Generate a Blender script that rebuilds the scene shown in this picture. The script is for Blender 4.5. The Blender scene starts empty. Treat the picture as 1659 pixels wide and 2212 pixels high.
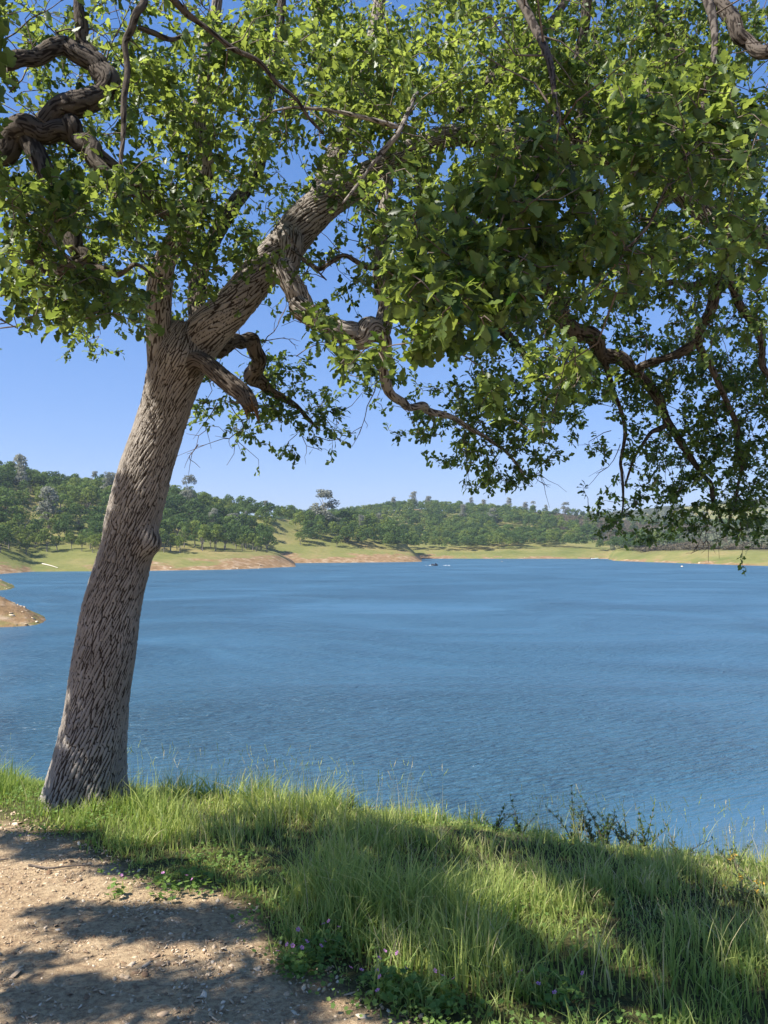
import bpy, math, numpy as np
from mathutils import Vector, Matrix
R = math.radians
rng = np.random.default_rng(7)
sc = bpy.context.scene
COL = sc.collection

# ---------------------------------------------------------------- camera, sky, sun
PITCH = R(2.36)
CAMZ = 1.6
FPX = 1720.0            # focal length in pixels of a 1659 x 2212 picture
cam_d = bpy.data.cameras.new('camera'); cam = bpy.data.objects.new('camera', cam_d); COL.objects.link(cam)
cam.location = (0, 0, CAMZ); cam.rotation_euler = (R(90) + PITCH, 0, 0)
cam_d.sensor_fit = 'VERTICAL'; cam_d.sensor_height = 36.0; cam_d.lens = 28.0
cam_d.clip_start = 0.05; cam_d.clip_end = 9000
sc.camera = cam
SUN_EL = R(49)
SUN_H = np.array([-0.90, -0.43]); SUN_H /= np.linalg.norm(SUN_H)
SUN = np.array([SUN_H[0]*math.cos(SUN_EL), SUN_H[1]*math.cos(SUN_EL), math.sin(SUN_EL)])
w = bpy.data.worlds.new('World'); sc.world = w; w.use_nodes = True
nt = w.node_tree; nt.nodes.clear()
sky = nt.nodes.new('ShaderNodeTexSky'); sky.sky_type = 'NISHITA'; sky.sun_disc = False
sky.sun_elevation = SUN_EL; sky.sun_rotation = math.atan2(SUN[0], SUN[1])
sky.altitude = 300; sky.air_density = 1.1; sky.dust_density = 0.0; sky.ozone_density = 3.0
bg = nt.nodes.new('ShaderNodeBackground'); bg.inputs[1].default_value = 0.10
wo = nt.nodes.new('ShaderNodeOutputWorld')
hs = nt.nodes.new('ShaderNodeHueSaturation'); hs.inputs['Saturation'].default_value = 1.28
nt.links.new(sky.outputs[0], hs.inputs['Color']); gm = nt.nodes.new('ShaderNodeGamma'); gm.inputs[1].default_value = .55
tn = nt.nodes.new('ShaderNodeMix'); tn.data_type = 'RGBA'; tn.blend_type = 'MULTIPLY'; tn.inputs[0].default_value = 1; tn.inputs[7].default_value = (1.03, 1.19, 1.77, 1)
nt.links.new(hs.outputs[0], gm.inputs[0]); nt.links.new(gm.outputs[0], tn.inputs[6]); nt.links.new(tn.outputs[2], bg.inputs[0]); nt.links.new(bg.outputs[0], wo.inputs[0])
sl = bpy.data.lights.new('sun', 'SUN'); sl.energy = 5.0; sl.angle = R(0.53); sl.color = (1.0, 0.95, 0.86)
so = bpy.data.objects.new('sun', sl); COL.objects.link(so)
so.rotation_euler = Vector(SUN).to_track_quat('Z', 'Y').to_euler(); so.location = (-20, -8, 30)
sc.view_settings.view_transform = 'Standard'; sc.view_settings.look = 'None'
sc.view_settings.gamma = 1.0; sc.view_settings.exposure = 1.05; sc.view_settings.use_curve_mapping = False
sc.render.engine = 'CYCLES'
sc.cycles.max_bounces = 6; sc.cycles.diffuse_bounces = 3; sc.cycles.glossy_bounces = 2
sc.cycles.transmission_bounces = 4; sc.cycles.transparent_max_bounces = 4

# ---------------------------------------------------------------- helpers
def tag(o, label=None, cat=None, group=None, kind=None):
    if label: o['label'] = label
    if cat: o['category'] = cat
    if group: o['group'] = group
    if kind: o['kind'] = kind
    return o

def link(o, parent=None):
    COL.objects.link(o)
    if parent is not None: o.parent = parent
    return o

def empty(name, loc, label, cat, group=None):
    o = bpy.data.objects.new(name, None); COL.objects.link(o); o.location = loc
    o.empty_display_size = 0.3
    return tag(o, label, cat, group)

def mesh_np(name, V, faces, mats=(), attrs=None, smooth=False):
    """faces: list of int arrays (n,3) / (n,4); attrs {name: per-vertex float array or (n,3)}"""
    me = bpy.data.meshes.new(name)
    V = np.asarray(V, dtype=np.float32)
    me.vertices.add(len(V)); me.vertices.foreach_set('co', V.ravel())
    loops, starts, n0 = [], [], 0
    for F in faces:
        F = np.asarray(F, dtype=np.int32)
        if len(F) == 0: continue
        k = F.shape[1]
        loops.append(F.ravel()); starts.append(n0 + np.arange(len(F))*k); n0 += len(F)*k
    L = np.concatenate(loops); S = np.concatenate(starts)
    me.loops.add(len(L)); me.loops.foreach_set('vertex_index', L)
    me.polygons.add(len(S)); me.polygons.foreach_set('loop_start', S.astype(np.int32))
    if smooth: me.polygons.foreach_set('use_smooth', np.ones(len(S), dtype=bool))
    me.update(calc_edges=True)
    for k, a in (attrs or {}).items():
        a = np.asarray(a, dtype=np.float32)
        if a.ndim == 1:
            at = me.attributes.new(k, 'FLOAT', 'POINT'); at.data.foreach_set('value', a)
        else:
            at = me.attributes.new(k, 'FLOAT_VECTOR', 'POINT'); at.data.foreach_set('vector', a.ravel())
    for m in mats: me.materials.append(m)
    return me

def obj_np(name, V, faces, mat, parent=None, attrs=None, smooth=False):
    return link(bpy.data.objects.new(name, mesh_np(name, V, faces, [mat], attrs, smooth)), parent)

def hsh(ix, iy, seed=0):
    h = (ix.astype(np.int64)*374761393 + iy.astype(np.int64)*668265263 + seed*1442695041) & 0xffffffff
    h = ((h ^ (h >> 13))*1274126177) & 0xffffffff
    h = ((h ^ (h >> 15))*2246822519) & 0xffffffff
    return ((h ^ (h >> 16)) & 0xffffff)/float(0x1000000)

def vnoise(x, y, seed=0, per=None):
    x = np.asarray(x, float); y = np.asarray(y, float)
    ix = np.floor(x).astype(np.int64); iy = np.floor(y).astype(np.int64)
    fx = x-ix; fy = y-iy; fx = fx*fx*(3-2*fx); fy = fy*fy*(3-2*fy)
    i0, i1 = ix, ix+1
    if per: i0, i1 = ix % per, (ix+1) % per
    return ((hsh(i0, iy, seed)*(1-fx)+hsh(i1, iy, seed)*fx)*(1-fy) +
            (hsh(i0, iy+1, seed)*(1-fx)+hsh(i1, iy+1, seed)*fx)*fy)

def fbm(x, y, seed=0, octv=4):
    s = 0; a = 1; t = 0
    for k in range(octv):
        s = s+a*vnoise(x*2**k+k*7.3, y*2**k-k*3.1, seed+k); t += a; a *= .5
    return s/t

def voro(x, y, seed, per, mx=1., my=1.):
    """cell pattern; returns distance to the nearest cell border in metres (mx, my: size of a cell) and a cell value"""
    ix = np.floor(x).astype(np.int64); iy = np.floor(y).astype(np.int64)
    f1 = np.full(x.shape, 9.); f2 = np.full(x.shape, 9.); cid = np.zeros(x.shape)
    x1 = np.zeros(x.shape); y1 = x1.copy(); x2 = x1.copy(); y2 = x1.copy()
    for dx in (-1, 0, 1):
        for dy in (-1, 0, 1):
            cx = (ix+dx) % per; cy = iy+dy
            px = ix+dx+hsh(cx, cy, seed); py = cy+hsh(cx, cy, seed+5)
            d = np.hypot(x-px, y-py); c = hsh(cx, cy, seed+9)
            new = d < f1; sec = (~new) & (d < f2)
            x2 = np.where(new, x1, np.where(sec, px, x2)); y2 = np.where(new, y1, np.where(sec, py, y2))
            f2 = np.where(new, f1, np.where(sec, d, f2))
            x1 = np.where(new, px, x1); y1 = np.where(new, py, y1); cid = np.where(new, c, cid); f1 = np.where(new, d, f1)
    g = (f2*f2-f1*f1)*.5/(np.hypot((x2-x1)/mx, (y2-y1)/my)+1e-9)
    return g, cid

def sstep(a, b, x):
    t = np.clip((x-a)/(b-a), 0, 1); return t*t*(3-2*t)

CP, SP = math.cos(PITCH), math.sin(PITCH)
def P(u, v, y):
    """world point whose forward distance is y, on the line of sight (u,v) of a 1659x2212 view"""
    a = (u-829.5)/FPX; b = (1106-v)/FPX
    d = np.array([a, CP-b*SP, SP+b*CP])
    return np.array([0, 0, CAMZ]) + d*(y/d[1])
def UV(p):
    p = np.atleast_2d(p); q = p-np.array([0, 0, CAMZ])
    f = q[:, 1]*CP+q[:, 2]*SP; up = -q[:, 1]*SP+q[:, 2]*CP
    return 829.5+FPX*q[:, 0]/f, 1106-FPX*up/f, f

# ---------------------------------------------------------------- material helpers
class NT:
    def __init__(s, name):
        s.m = bpy.data.materials.new(name); s.m.use_nodes = True; s.t = s.m.node_tree; s.t.nodes.clear()
        s.out = s.n('ShaderNodeOutputMaterial')
    def n(s, typ, **kw):
        nd = s.t.nodes.new(typ)
        for k, v in kw.items(): setattr(nd, k, v)
        return nd
    def l(s, a, b): s.t.links.new(a, b)
    def attr(s, name):
        return s.n('ShaderNodeAttribute', attribute_name=name)
    def noise(s, scale, detail=4, rough=.6, vec=None, dist=0):
        nd = s.n('ShaderNodeTexNoise'); nd.inputs['Scale'].default_value = scale
        nd.inputs['Detail'].default_value = detail; nd.inputs['Roughness'].default_value = rough
        nd.inputs['Distortion'].default_value = dist
        if vec is not None: s.l(vec, nd.inputs['Vector'])
        return nd
    def coords(s, scale=(1, 1, 1), rot=(0, 0, 0), kind='Object'):
        tc = s.n('ShaderNodeTexCoord'); mp = s.n('ShaderNodeMapping')
        mp.inputs['Scale'].default_value = scale; mp.inputs['Rotation'].default_value = rot
        s.l(tc.outputs[kind], mp.inputs['Vector']); return mp.outputs[0]
    def ramp(s, fac, stops):
        nd = s.n('ShaderNodeValToRGB'); cr = nd.color_ramp
        while len(cr.elements) < len(stops): cr.elements.new(.5)
        for e, (p, c) in zip(cr.elements, stops):
            e.position = p; e.color = (*c, 1) if len(c) == 3 else c
        s.l(fac, nd.inputs[0]); return nd.outputs[0]
    def mix(s, fac, a, b, mode='MIX'):
        nd = s.n('ShaderNodeMix', data_type='RGBA', blend_type=mode)
        for inp, v in ((nd.inputs[0], fac), (nd.inputs[6], a), (nd.inputs[7], b)):
            if isinstance(v, (int, float)): inp.default_value = v
            elif isinstance(v, tuple): inp.default_value = (*v, 1)
            else: s.l(v, inp)
        return nd.outputs[2]
    def math(s, op, a, b=None, c=None):
        nd = s.n('ShaderNodeMath', operation=op)
        for i, v in enumerate((a, b, c)):
            if v is None: continue
            if isinstance(v, (int, float)): nd.inputs[i].default_value = v
            else: s.l(v, nd.inputs[i])
        return nd.outputs[0]
    def bsdf(s, color, rough=.8, spec=.3, normal=None):
        b = s.n('ShaderNodeBsdfPrincipled')
        if isinstance(color, tuple): b.inputs['Base Color'].default_value = (*color, 1)
        else: s.l(color, b.inputs['Base Color'])
        if isinstance(rough, (int, float)): b.inputs['Roughness'].default_value = rough
        else: s.l(rough, b.inputs['Roughness'])
        b.inputs['Specular IOR Level'].default_value = spec
        if normal is not None: s.l(normal, b.inputs['Normal'])
        return b
    def bump(s, h, strength=.5, dist=.01, normal=None):
        nd = s.n('ShaderNodeBump'); nd.inputs['Strength'].default_value = strength
        nd.inputs['Distance'].default_value = dist; s.l(h, nd.inputs['Height'])
        if normal is not None: s.l(normal, nd.inputs['Normal'])
        return nd.outputs[0]
    def done(s, b):
        s.l(b.outputs[0] if hasattr(b, 'outputs') else b, s.out.inputs[0]); return s.m

def leaf_material(name, lo, hi, tlo, thi, trans=.45, rough=.45, spec=.35, use_random=False, straw=None):
    g = NT(name)
    if use_random:
        f = g.n('ShaderNodeObjectInfo').outputs['Random']
        a = g.attr('tint').outputs['Fac']
        f = g.math('FRACT', g.math('ADD', f, a))
    else:
        f = g.attr('tint').outputs['Fac']
    c = g.ramp(f, [(0, lo), (1, hi)]) if not straw else g.ramp(f, [(0, lo), (.8, hi), (.95, straw)])
    t = g.ramp(f, [(0, tlo), (1, thi)]) if not straw else g.ramp(f, [(0, tlo), (.8, thi), (.95, straw)])
    b = g.bsdf(c, rough, spec)
    tr = g.n('ShaderNodeBsdfTranslucent'); g.l(t, tr.inputs[0])
    mx = g.n('ShaderNodeMixShader'); mx.inputs[0].default_value = trans
    g.l(b.outputs[0], mx.inputs[1]); g.l(tr.outputs[0], mx.inputs[2])
    return g.done(mx)

M = {}
M['leaf'] = leaf_material('oak_leaf', (.011, .028, .007), (.11, .16, .040), (.030, .09, .005), (.62, .74, .13), .38, .42, .32)
M['leaf_one'] = leaf_material('oak_leaf_single', (.011, .028, .007), (.11, .16, .040), (.030, .09, .005), (.62, .74, .13), .38, .42, .32, use_random=True)
M['grass'] = leaf_material('grass_blade', (.09, .17, .03), (.40, .45, .14), (.20, .36, .035), (.66, .70, .18), .42, .5, .3, straw=(.62, .52, .30))
M['weed'] = leaf_material('ground_cover_leaf', (.07, .15, .03), (.20, .30, .08), (.16, .30, .04), (.34, .46, .08), .4, .6, .2)
M['sage'] = leaf_material('weed_leaf', (.07, .11, .045), (.20, .25, .12), (.10, .16, .04), (.24, .30, .10), .3, .6, .2)
M['petal'] = leaf_material('pink_petal', (.55, .22, .50), (.65, .30, .58), (.5, .2, .45), (.6, .3, .5), .3, .6, .2)
M['yellow'] = leaf_material('orange_bloom', (.6, .33, .04), (.7, .45, .06), (.5, .3, .03), (.6, .4, .05), .2, .6, .2)

def m_bark(name, top, top2, furrow, bump=True):
    g = NT(name)
    h = g.attr('ridge').outputs['Fac']
    tc = g.coords((1, 1, 1))
    n1 = g.noise(3.0, 4, .6, tc); n2 = g.noise(160, 3, .7, tc)
    c = g.mix(g.ramp(n1.outputs[0], [(.35, (0, 0, 0)), (.65, (1, 1, 1))]), top, top2)
    c = g.mix(g.math('MULTIPLY', n2.outputs[0], .5), c, (top2[0]*.55, top2[1]*.5, top2[2]*.48))
    lich = g.noise(22, 4, .7, tc)
    c = g.mix(g.ramp(lich.outputs[0], [(.64, (0, 0, 0)), (.70, (.6, .6, .6))]), c, (.33, .34, .28))
    c = g.mix(g.ramp(h, [(.16, (1, 1, 1)), (.46, (0, 0, 0))]), c, furrow)
    nb = g.noise(110, 5, .75, g.coords((1, 1, .35)))
    return g.done(g.bsdf(c, .92, .12, g.bump(nb.outputs[0], .9, .012)))
M['bark'] = m_bark('oak_bark', (.43, .39, .345), (.29, .26, .228), (.05, .038, .03))
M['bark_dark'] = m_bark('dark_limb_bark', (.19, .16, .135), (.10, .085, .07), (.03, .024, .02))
g = NT('twig_bark'); n_ = g.noise(30, 3, .6, g.coords())
M['twig'] = g.done(g.bsdf(g.ramp(n_.outputs[0], [(.3, (.07, .055, .045)), (.7, (.20, .16, .13))]), .85, .15))
g = NT('broken_wood'); n_ = g.noise(60, 4, .7, g.coords((1, 1, .2)))
M['wood'] = g.done(g.bsdf(g.ramp(n_.outputs[0], [(.3, (.10, .06, .035)), (.7, (.36, .24, .15))]), .9, .1, g.bump(n_.outputs[0], .8, .02)))

# near soil
g = NT('dirt_and_soil')
oc = g.coords(); gr = g.attr('grassy').outputs['Fac']
n1 = g.noise(1.6, 5, .6, oc); n2 = g.noise(38, 5, .7, oc); n3 = g.noise(210, 3, .7, oc)
dirt = g.ramp(n1.outputs[0], [(.3, (.50, .35, .205)), (.55, (.60, .45, .275)), (.75, (.53, .365, .205))])
dirt = g.mix(g.ramp(n2.outputs[0], [(.38, (.75, .75, .75)), (.58, (0, 0, 0))]), dirt, (.22, .135, .082))
dirt = g.mix(g.ramp(n3.outputs[0], [(.55, (0, 0, 0)), (.72, (.8, .8, .8))]), dirt, (.58, .45, .32))
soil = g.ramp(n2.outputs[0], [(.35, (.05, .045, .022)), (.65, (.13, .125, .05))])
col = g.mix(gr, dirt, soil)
hh = g.math('ADD', g.math('MULTIPLY', n2.outputs[0], .7), g.math('MULTIPLY', n3.outputs[0], .35))
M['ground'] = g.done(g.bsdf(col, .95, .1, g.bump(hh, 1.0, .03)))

g = NT('wood_chip'); a = g.attr('tint').outputs['Fac']
M['chip'] = g.done(g.bsdf(g.ramp(a, [(0, (.20, .125, .075)), (.25, (.42, .30, .19)), (.8, (.58, .45, .31)), (1, (.66, .56, .43))]), .85, .2))

# far hills
g = NT('hill_ground')
oc = g.coords(); bare = g.attr('bare').outputs['Fac']; br = g.attr('brush').outputs['Fac']
n1 = g.noise(.035, 5, .62, oc); n2 = g.noise(.35, 5, .7, oc); n3 = g.noise(.09, 4, .6, g.coords((1, 1, 6)))
grass = g.ramp(n1.outputs[0], [(.3, (.13, .165, .045)), (.5, (.21, .22, .07)), (.7, (.30, .25, .105))])
grass = g.mix(g.ramp(n2.outputs[0], [(.45, (0, 0, 0)), (.7, (.6, .6, .6))]), grass, (.13, .15, .045))
tan = g.ramp(n2.outputs[0], [(.3, (.17, .12, .055)), (.5, (.28, .19, .09)), (.68, (.44, .36, .23))])
f = g.math('ADD', bare, g.math('MULTIPLY', g.math('SUBTRACT', n3.outputs[0], .5), 1.8))
c = g.mix(g.ramp(f, [(.42, (0, 0, 0)), (.62, (1, 1, 1))]), grass, tan)
c = g.mix(br, c, (.085, .068, .045))
c = g.mix(1.0, c, (.86, .80, .86), 'MULTIPLY')
M['hill'] = g.done(g.bsdf(c, .95, .05, g.bump(n2.outputs[0], .8, .5)))

# water
g = NT('lake_water')
sh = g.attr('shallow').outputs['Fac']
def rot_scale(ang, sx, sy):
    a_ = g.coords((1, 1, 1), (0, 0, R(ang))); mp = g.n('ShaderNodeMapping'); mp.inputs['Scale'].default_value = (sx, sy, 1)
    g.l(a_, mp.inputs['Vector']); return mp.outputs[0]
v1 = rot_scale(-27, .7, 3.6); v2 = rot_scale(-38, 1.7, 7.5); v3 = rot_scale(-8, .10, .42)
pos = g.n('ShaderNodeSeparateXYZ'); g.l(g.coords(), pos.inputs[0])
off = g.ramp(g.math('DIVIDE', pos.outputs[1], 220.0), [(.06, (.10,)*3), (.28, (.30,)*3), (1, (.42,)*3)])
a1 = g.noise(1.0, 3, .55, v1, .6); a2 = g.noise(1.0, 3, .6, v2, .4); a3 = g.noise(1.0, 2, .5, v3, .5)
gust = g.noise(.03, 3, .6, g.coords((1, 1.6, 1)), .8)
h = g.math('ADD', g.math('MULTIPLY', a1.outputs[0], .75), g.math('MULTIPLY', a2.outputs[0], .26))
h = g.math('ADD', h, g.math('MULTIPLY', a3.outputs[0], .55))
h = g.math('MULTIPLY', h, g.math('MAXIMUM', .12, g.math('MULTIPLY', g.math('SUBTRACT', gust.outputs[0], .28), 4.0)))
nb = g.bump(h, 1.0, .72)
c = g.mix(sh, (.043, .112, .172), (.17, .15, .12))
b = g.bsdf(c, off, .5, nb); b.inputs['IOR'].default_value = 1.333
M['water'] = g.done(b)

# far foliage
def m_far(name, lo, hi, trans=.25):
    return leaf_material(name, lo, hi, tuple(x*1.4 for x in lo), tuple(x*1.5 for x in hi), trans, .8, .1, use_random=True)
M['far_dark'] = m_far('dark_oak_foliage', (.045, .082, .025), (.085, .135, .038), .3)
M['far_mid'] = m_far('green_oak_foliage', (.07, .12, .030), (.125, .18, .045), .3)
M['far_light'] = m_far('yellow_green_oak_foliage', (.11, .155, .032), (.18, .22, .05), .3)
M['far_pine'] = m_far('grey_pine_needles', (.17, .18, .14), (.27, .275, .22), .35)
M['far_brush'] = m_far('chaparral_foliage', (.11, .092, .06), (.185, .16, .105), .25)
M['far_brush_green'] = m_far('green_brush_foliage', (.10, .115, .07), (.17, .185, .115), .25)
M['far_rust'] = m_far('rusty_shrub_foliage', (.13, .065, .03), (.20, .12, .045), .1)
g = NT('far_trunk'); M['far_trunk'] = g.done(g.bsdf((.20, .175, .15), .9, .1))
g = NT('pale_dead_wood'); M['dead'] = g.done(g.bsdf((.55, .50, .42), .9, .1))
def plain(name, c, rough=.6, spec=.3):
    g = NT(name); n = g.noise(6, 3, .6, g.coords())
    return g.done(g.bsdf(g.mix(g.math('MULTIPLY', n.outputs[0], .35), c, tuple(x*.6 for x in c)), rough, spec))
M['rock'] = plain('pale_rock', (.52, .40, .27), .9, .1)
M['rock_dark'] = plain('dark_rock', (.12, .09, .07), .9, .1)
M['boat_white'] = plain('white_boat_paint', (.8, .8, .78), .4)
M['boat_dark'] = plain('dark_boat_paint', (.03, .035, .05), .4)
M['cloth_a'] = plain('dark_clothing', (.03, .04, .08), .9)
M['cloth_b'] = plain('red_clothing', (.35, .07, .06), .9)
M['skin'] = plain('skin', (.45, .28, .2), .7)

# ---------------------------------------------------------------- land forms
WL = -7.4
def edge_y(x): return np.interp(x, [-30, -3, -1.5, 0, 3, 6, 12], [6.8, 6.6, 6.1, 5.6, 4.9, 4.6, 4.6])
def near_z(x, y):
    x = np.asarray(x, float); y = np.asarray(y, float)
    yc = np.clip(y, -60, 400)
    ye = edge_y(x)
    k = np.interp(x, [2.5, 11], [.62, .36])
    e = np.maximum(yc-ye, 0)
    z = -.061*np.clip(yc, -25, 400) - .08*np.clip(x, 0, 6) - k*e*e/(e+1.5)
    z = z + .05*(fbm(x*.8, y*.8, 3, 3)-.5)
    return np.maximum(z, WL-3)

def ground_hit(u, v):
    """where the line of sight (u,v) meets the near bank"""
    ys = np.linspace(1.5, 30, 1500)
    pts = np.array([P(u, v, y) for y in ys])
    d = pts[:, 2]-near_z(pts[:, 0], pts[:, 1])
    i = np.argmax(d < 0)
    return pts[i]

# boundary between the bare trodden dirt and the grass
bnd = np.array([ground_hit(u, v)[:2] for u, v in
                ((-260, 1762), (-100, 1775), (0, 1787), (70, 1797), (125, 1816), (210, 1866), (250, 1886), (360, 1936), (450, 1944), (540, 1996), (575, 2046), (595, 2096), (675, 2140), (760, 2186), (860, 2240), (1000, 2330), (1200, 2420))])
bnd = bnd[np.argsort(bnd[:, 0])]
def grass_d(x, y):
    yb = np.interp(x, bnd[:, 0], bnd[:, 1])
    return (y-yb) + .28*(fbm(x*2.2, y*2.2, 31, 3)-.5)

def graded(lo, a, b, hi, step, growth=1.09):
    mid = list(np.arange(a, b+1e-6, step)); s = step; p = a; left = []
    while p > lo: s *= growth; p -= s; left.append(p)
    s = step; p = mid[-1]; right = []
    while p < hi: s *= growth; p += s; right.append(p)
    return np.array(left[::-1]+mid+right)

def grid(xs, ys):
    X, Y = np.meshgrid(xs, ys); n, m = X.shape
    i = np.arange(n*m).reshape(n, m)
    F = np.stack([i[:-1, :-1], i[:-1, 1:], i[1:, 1:], i[1:, :-1]], -1).reshape(-1, 4)
    return X, Y, F

xs = graded(-300, -4.2, 5.4, 300, .055); ys = graded(-250, 1.6, 8.6, 27, .048)
X, Y, F = grid(xs, ys)
gd = grass_d(X, Y); fine = np.exp(-np.maximum(0, np.hypot(X, Y-4)-6)*.5)
Z = near_z(X, Y) + fine*(.028*(fbm(X*7, Y*7, 11, 4)-.5)+.014*(fbm(X*40, Y*40, 12, 2)-.5))
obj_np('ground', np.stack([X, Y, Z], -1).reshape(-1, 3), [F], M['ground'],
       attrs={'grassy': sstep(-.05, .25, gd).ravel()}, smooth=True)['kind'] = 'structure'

# --- far shore: land masses given by shoreline distance, crest distance and crest height along the azimuth
# columns: azimuth as picture column, shore distance, crest distance, crest height
LM = {
 'A': np.array([(-1400, 150, 330, 48), (-600, 200, 420, 46), (-60, 238, 440, 42), (0, 245, 445, 38), (45, 258, 450, 36), (70, 268, 450, 34),
                (200, 272, 455, 29), (330, 278, 455, 27.5), (400, 284, 455, 24), (450, 288, 450, 17), (500, 293, 440, 8), (560, 305, 420, 1), (605, 318, 400, -3), (630, 324, 400, -5.5), (645, 328, 400, -9), (3200, 330, 400, -9)]),
 'B': np.array([(-1400, 380, 480, 30), (330, 380, 480, 26), (420, 380, 470, 23.5), (500, 385, 470, 20.5), (590, 390, 470, 17.5), (650, 395, 490, 15.5), (780, 405, 505, 12.5), (830, 410, 510, 9.5), (865, 414, 515, 5), (890, 420, 520, -2), (905, 424, 520, -6), (918, 428, 520, -9), (3200, 430, 900, -9)]),
 'C': np.array([(-1400, 560, 830, 20), (600, 560, 830, 22), (800, 530, 830, 34), (880, 520, 830, 39.5), (960, 520, 830, 36.5), (1100, 515, 830, 35),
                (1200, 515, 840, 32.5), (1330, 515, 850, 27), (1450, 520, 850, 22), (1660, 520, 860, 19), (3200, 520, 860, 17)]),
 'D': np.array([(-1400, 900, 1000, -9), (1280, 650, 800, -9), (1325, 455, 560, -3), (1345, 440, 640, 4), (1400, 415, 660, 8), (1500, 380, 690, 12), (1600, 352, 700, 14), (1659, 340, 700, 15), (1900, 300, 700, 19), (3200, 240, 600, 26)]),
 'E': np.array([(-1400, 1100, 1500, 30), (900, 1100, 1500, 25), (1200, 1100, 1500, 48), (1330, 1100, 1500, 60), (1420, 1100, 1500, 68), (1500, 1100, 1500, 76), (1659, 1100, 1500, 86), (1900, 1100, 1500, 98), (3200, 1000, 1500, 110)]),
}
def az(x, y): return 829.5+FPX*x/np.maximum(y, 1e-3)
def mass(key, x, y):
    T = LM[key]; u = az(x, y)
    Ds = np.interp(u, T[:, 0], T[:, 1]) + 5*(fbm(x*.03, y*.03, 51, 3)-.5)
    Dr = np.interp(u, T[:, 0], T[:, 2]); Zr = np.interp(u, T[:, 0], T[:, 3])
    d = y-Ds; wb = 32.
    rise = np.clip(d/wb, 0, 1); rise = rise*(1.25-.25*rise)
    top = np.maximum(np.minimum(5.4, Zr-WL), -1.5)
    t = np.clip((d-wb*.7)/np.maximum(Dr-Ds-wb*.7, 5), 0, 1)
    z = WL + top*rise + np.maximum(Zr-WL-5.4, 0)*(t*t*(3-2*t))*.5 + np.maximum(Zr-WL-5.4, 0)*.5*t
    z = z + 3.2*(fbm(x*.022, y*.022, 60, 4)-.5)*sstep(0, 60, d)
    z = z - np.clip((y-Dr)/400, 0, 1)*10
    return np.where(d < 0, np.maximum(WL+d*.15, WL-4), z), d
def spits(x, y):
    u = az(x, y); n = .5*(fbm(x*.35, y*.35, 71, 4)-.5)
    h1 = np.interp(u, [-900, -200, 0, 60, 104, 130], [9, 4.6, 2.9, 1.35, 0, -1.5]); yc = 96
    b1 = np.where(y < yc, sstep(83.5, yc, y), 1-sstep(yc, 112, y))
    h2 = np.interp(u, [-900, -200, 0, 18, 34, 60], [7, 3.6, 1.7, .8, 0, -1.5])
    b2 = np.where(y < 170, sstep(150, 170, y), 1-sstep(170, 200, y))
    z1 = WL-.9+(h1+.9)*b1*1.0+n*b1; z2 = WL-.9+(h2+.9)*b2+n*b2
    return np.maximum(z1, z2)
def far_z(x, y):
    x = np.asarray(x, float); y = np.asarray(y, float)
    z = spits(x, y)
    z = np.maximum(z, WL-4)
    for k in LM: z = np.maximum(z, mass(k, x, y)[0])
    return z

us = np.concatenate([np.linspace(-1500, -60, 40, endpoint=False), np.arange(-60, 1720, 7.), np.linspace(1727, 3200, 40)])
yy = np.concatenate([np.arange(76, 118, .9), np.arange(118, 215, 2.2), np.arange(215, 560, 2.6), np.arange(560, 900, 6), np.geomspace(900, 3200, 50)])
U, YY = np.meshgrid(us, yy); XX = (U-829.5)/FPX*YY
ZZ = far_z(XX, YY)
n, m = U.shape; idx = np.arange(n*m).reshape(n, m)
FF = np.stack([idx[:-1, :-1], idx[:-1, 1:], idx[1:, 1:], idx[1:, :-1]], -1).reshape(-1, 4)
dC = mass('C', XX, YY)[1]; dD = mass('D', XX, YY)[1]; dE = mass('E', XX, YY)[1]
def brush_mask(x, y):
    """brown chaparral: upper right hill and the right shore"""
    u = az(x, y); t = fbm(x*.02, y*.02, 81, 3)-.5
    ys_ = np.interp(u, [1080, 1200, 1300, 1400], [800, 700, 615, 580])
    c = sstep(1060, 1100, u+t*60)*(1-sstep(1480, 1600, u))*sstep(-15, 25, y-ys_+t*60)*(1-sstep(900, 960, y))
    d = sstep(1360, 1440, u+t*60)*sstep(425, 470, y+(u-1450)*.2+t*40)*(1-sstep(800, 880, y))
    return np.clip(np.maximum(c, d), 0, 1)
hz = ZZ-WL
bare = np.clip(1-hz/np.interp(U, [300, 360, 640, 700], [4.6, 6.5, 6.5, 4.6]), 0, 1)*.95
bare = np.where(YY < 215, .50, bare)
u_ = U
bare += .35*np.exp(-((u_-820)/90)**2)*(hz < 6.5)*(YY < 520) + .2*np.exp(-((u_-560)/80)**2)*(hz < 5)
bare -= .45*np.exp(-((u_-130)/75)**2)*(YY > 215) + .25*np.exp(-((u_-400)/50)**2)*(YY > 215)+.30*sstep(930, 1000, u_)
bare += .9*np.exp(-((u_-905)/28)**2)*(hz > 40)*(hz < 49)*(YY < 900)
obj_np('hills', np.stack([XX, YY, ZZ], -1).reshape(-1, 3), [FF], M['hill'],
       attrs={'bare': bare.ravel(), 'brush': brush_mask(XX, YY).ravel()*.9}, smooth=True)['kind'] = 'structure'

# --- lake
xs = graded(-3500, -14, 24, 3500, .8, 1.12); ys = graded(8, 14, 40, 3400, .8, 1.12)
X, Y, F = grid(xs, ys)
dep = WL-np.where(Y < 60, near_z(X, Y), WL-4)
obj_np('lake_water', np.stack([X, Y, np.full(X.shape, WL)], -1).reshape(-1, 3), [F], M['water'],
       attrs={'shallow': np.exp(-np.clip(dep, 0, 9)/.75).ravel()*.85})['kind'] = 'structure'

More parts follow.
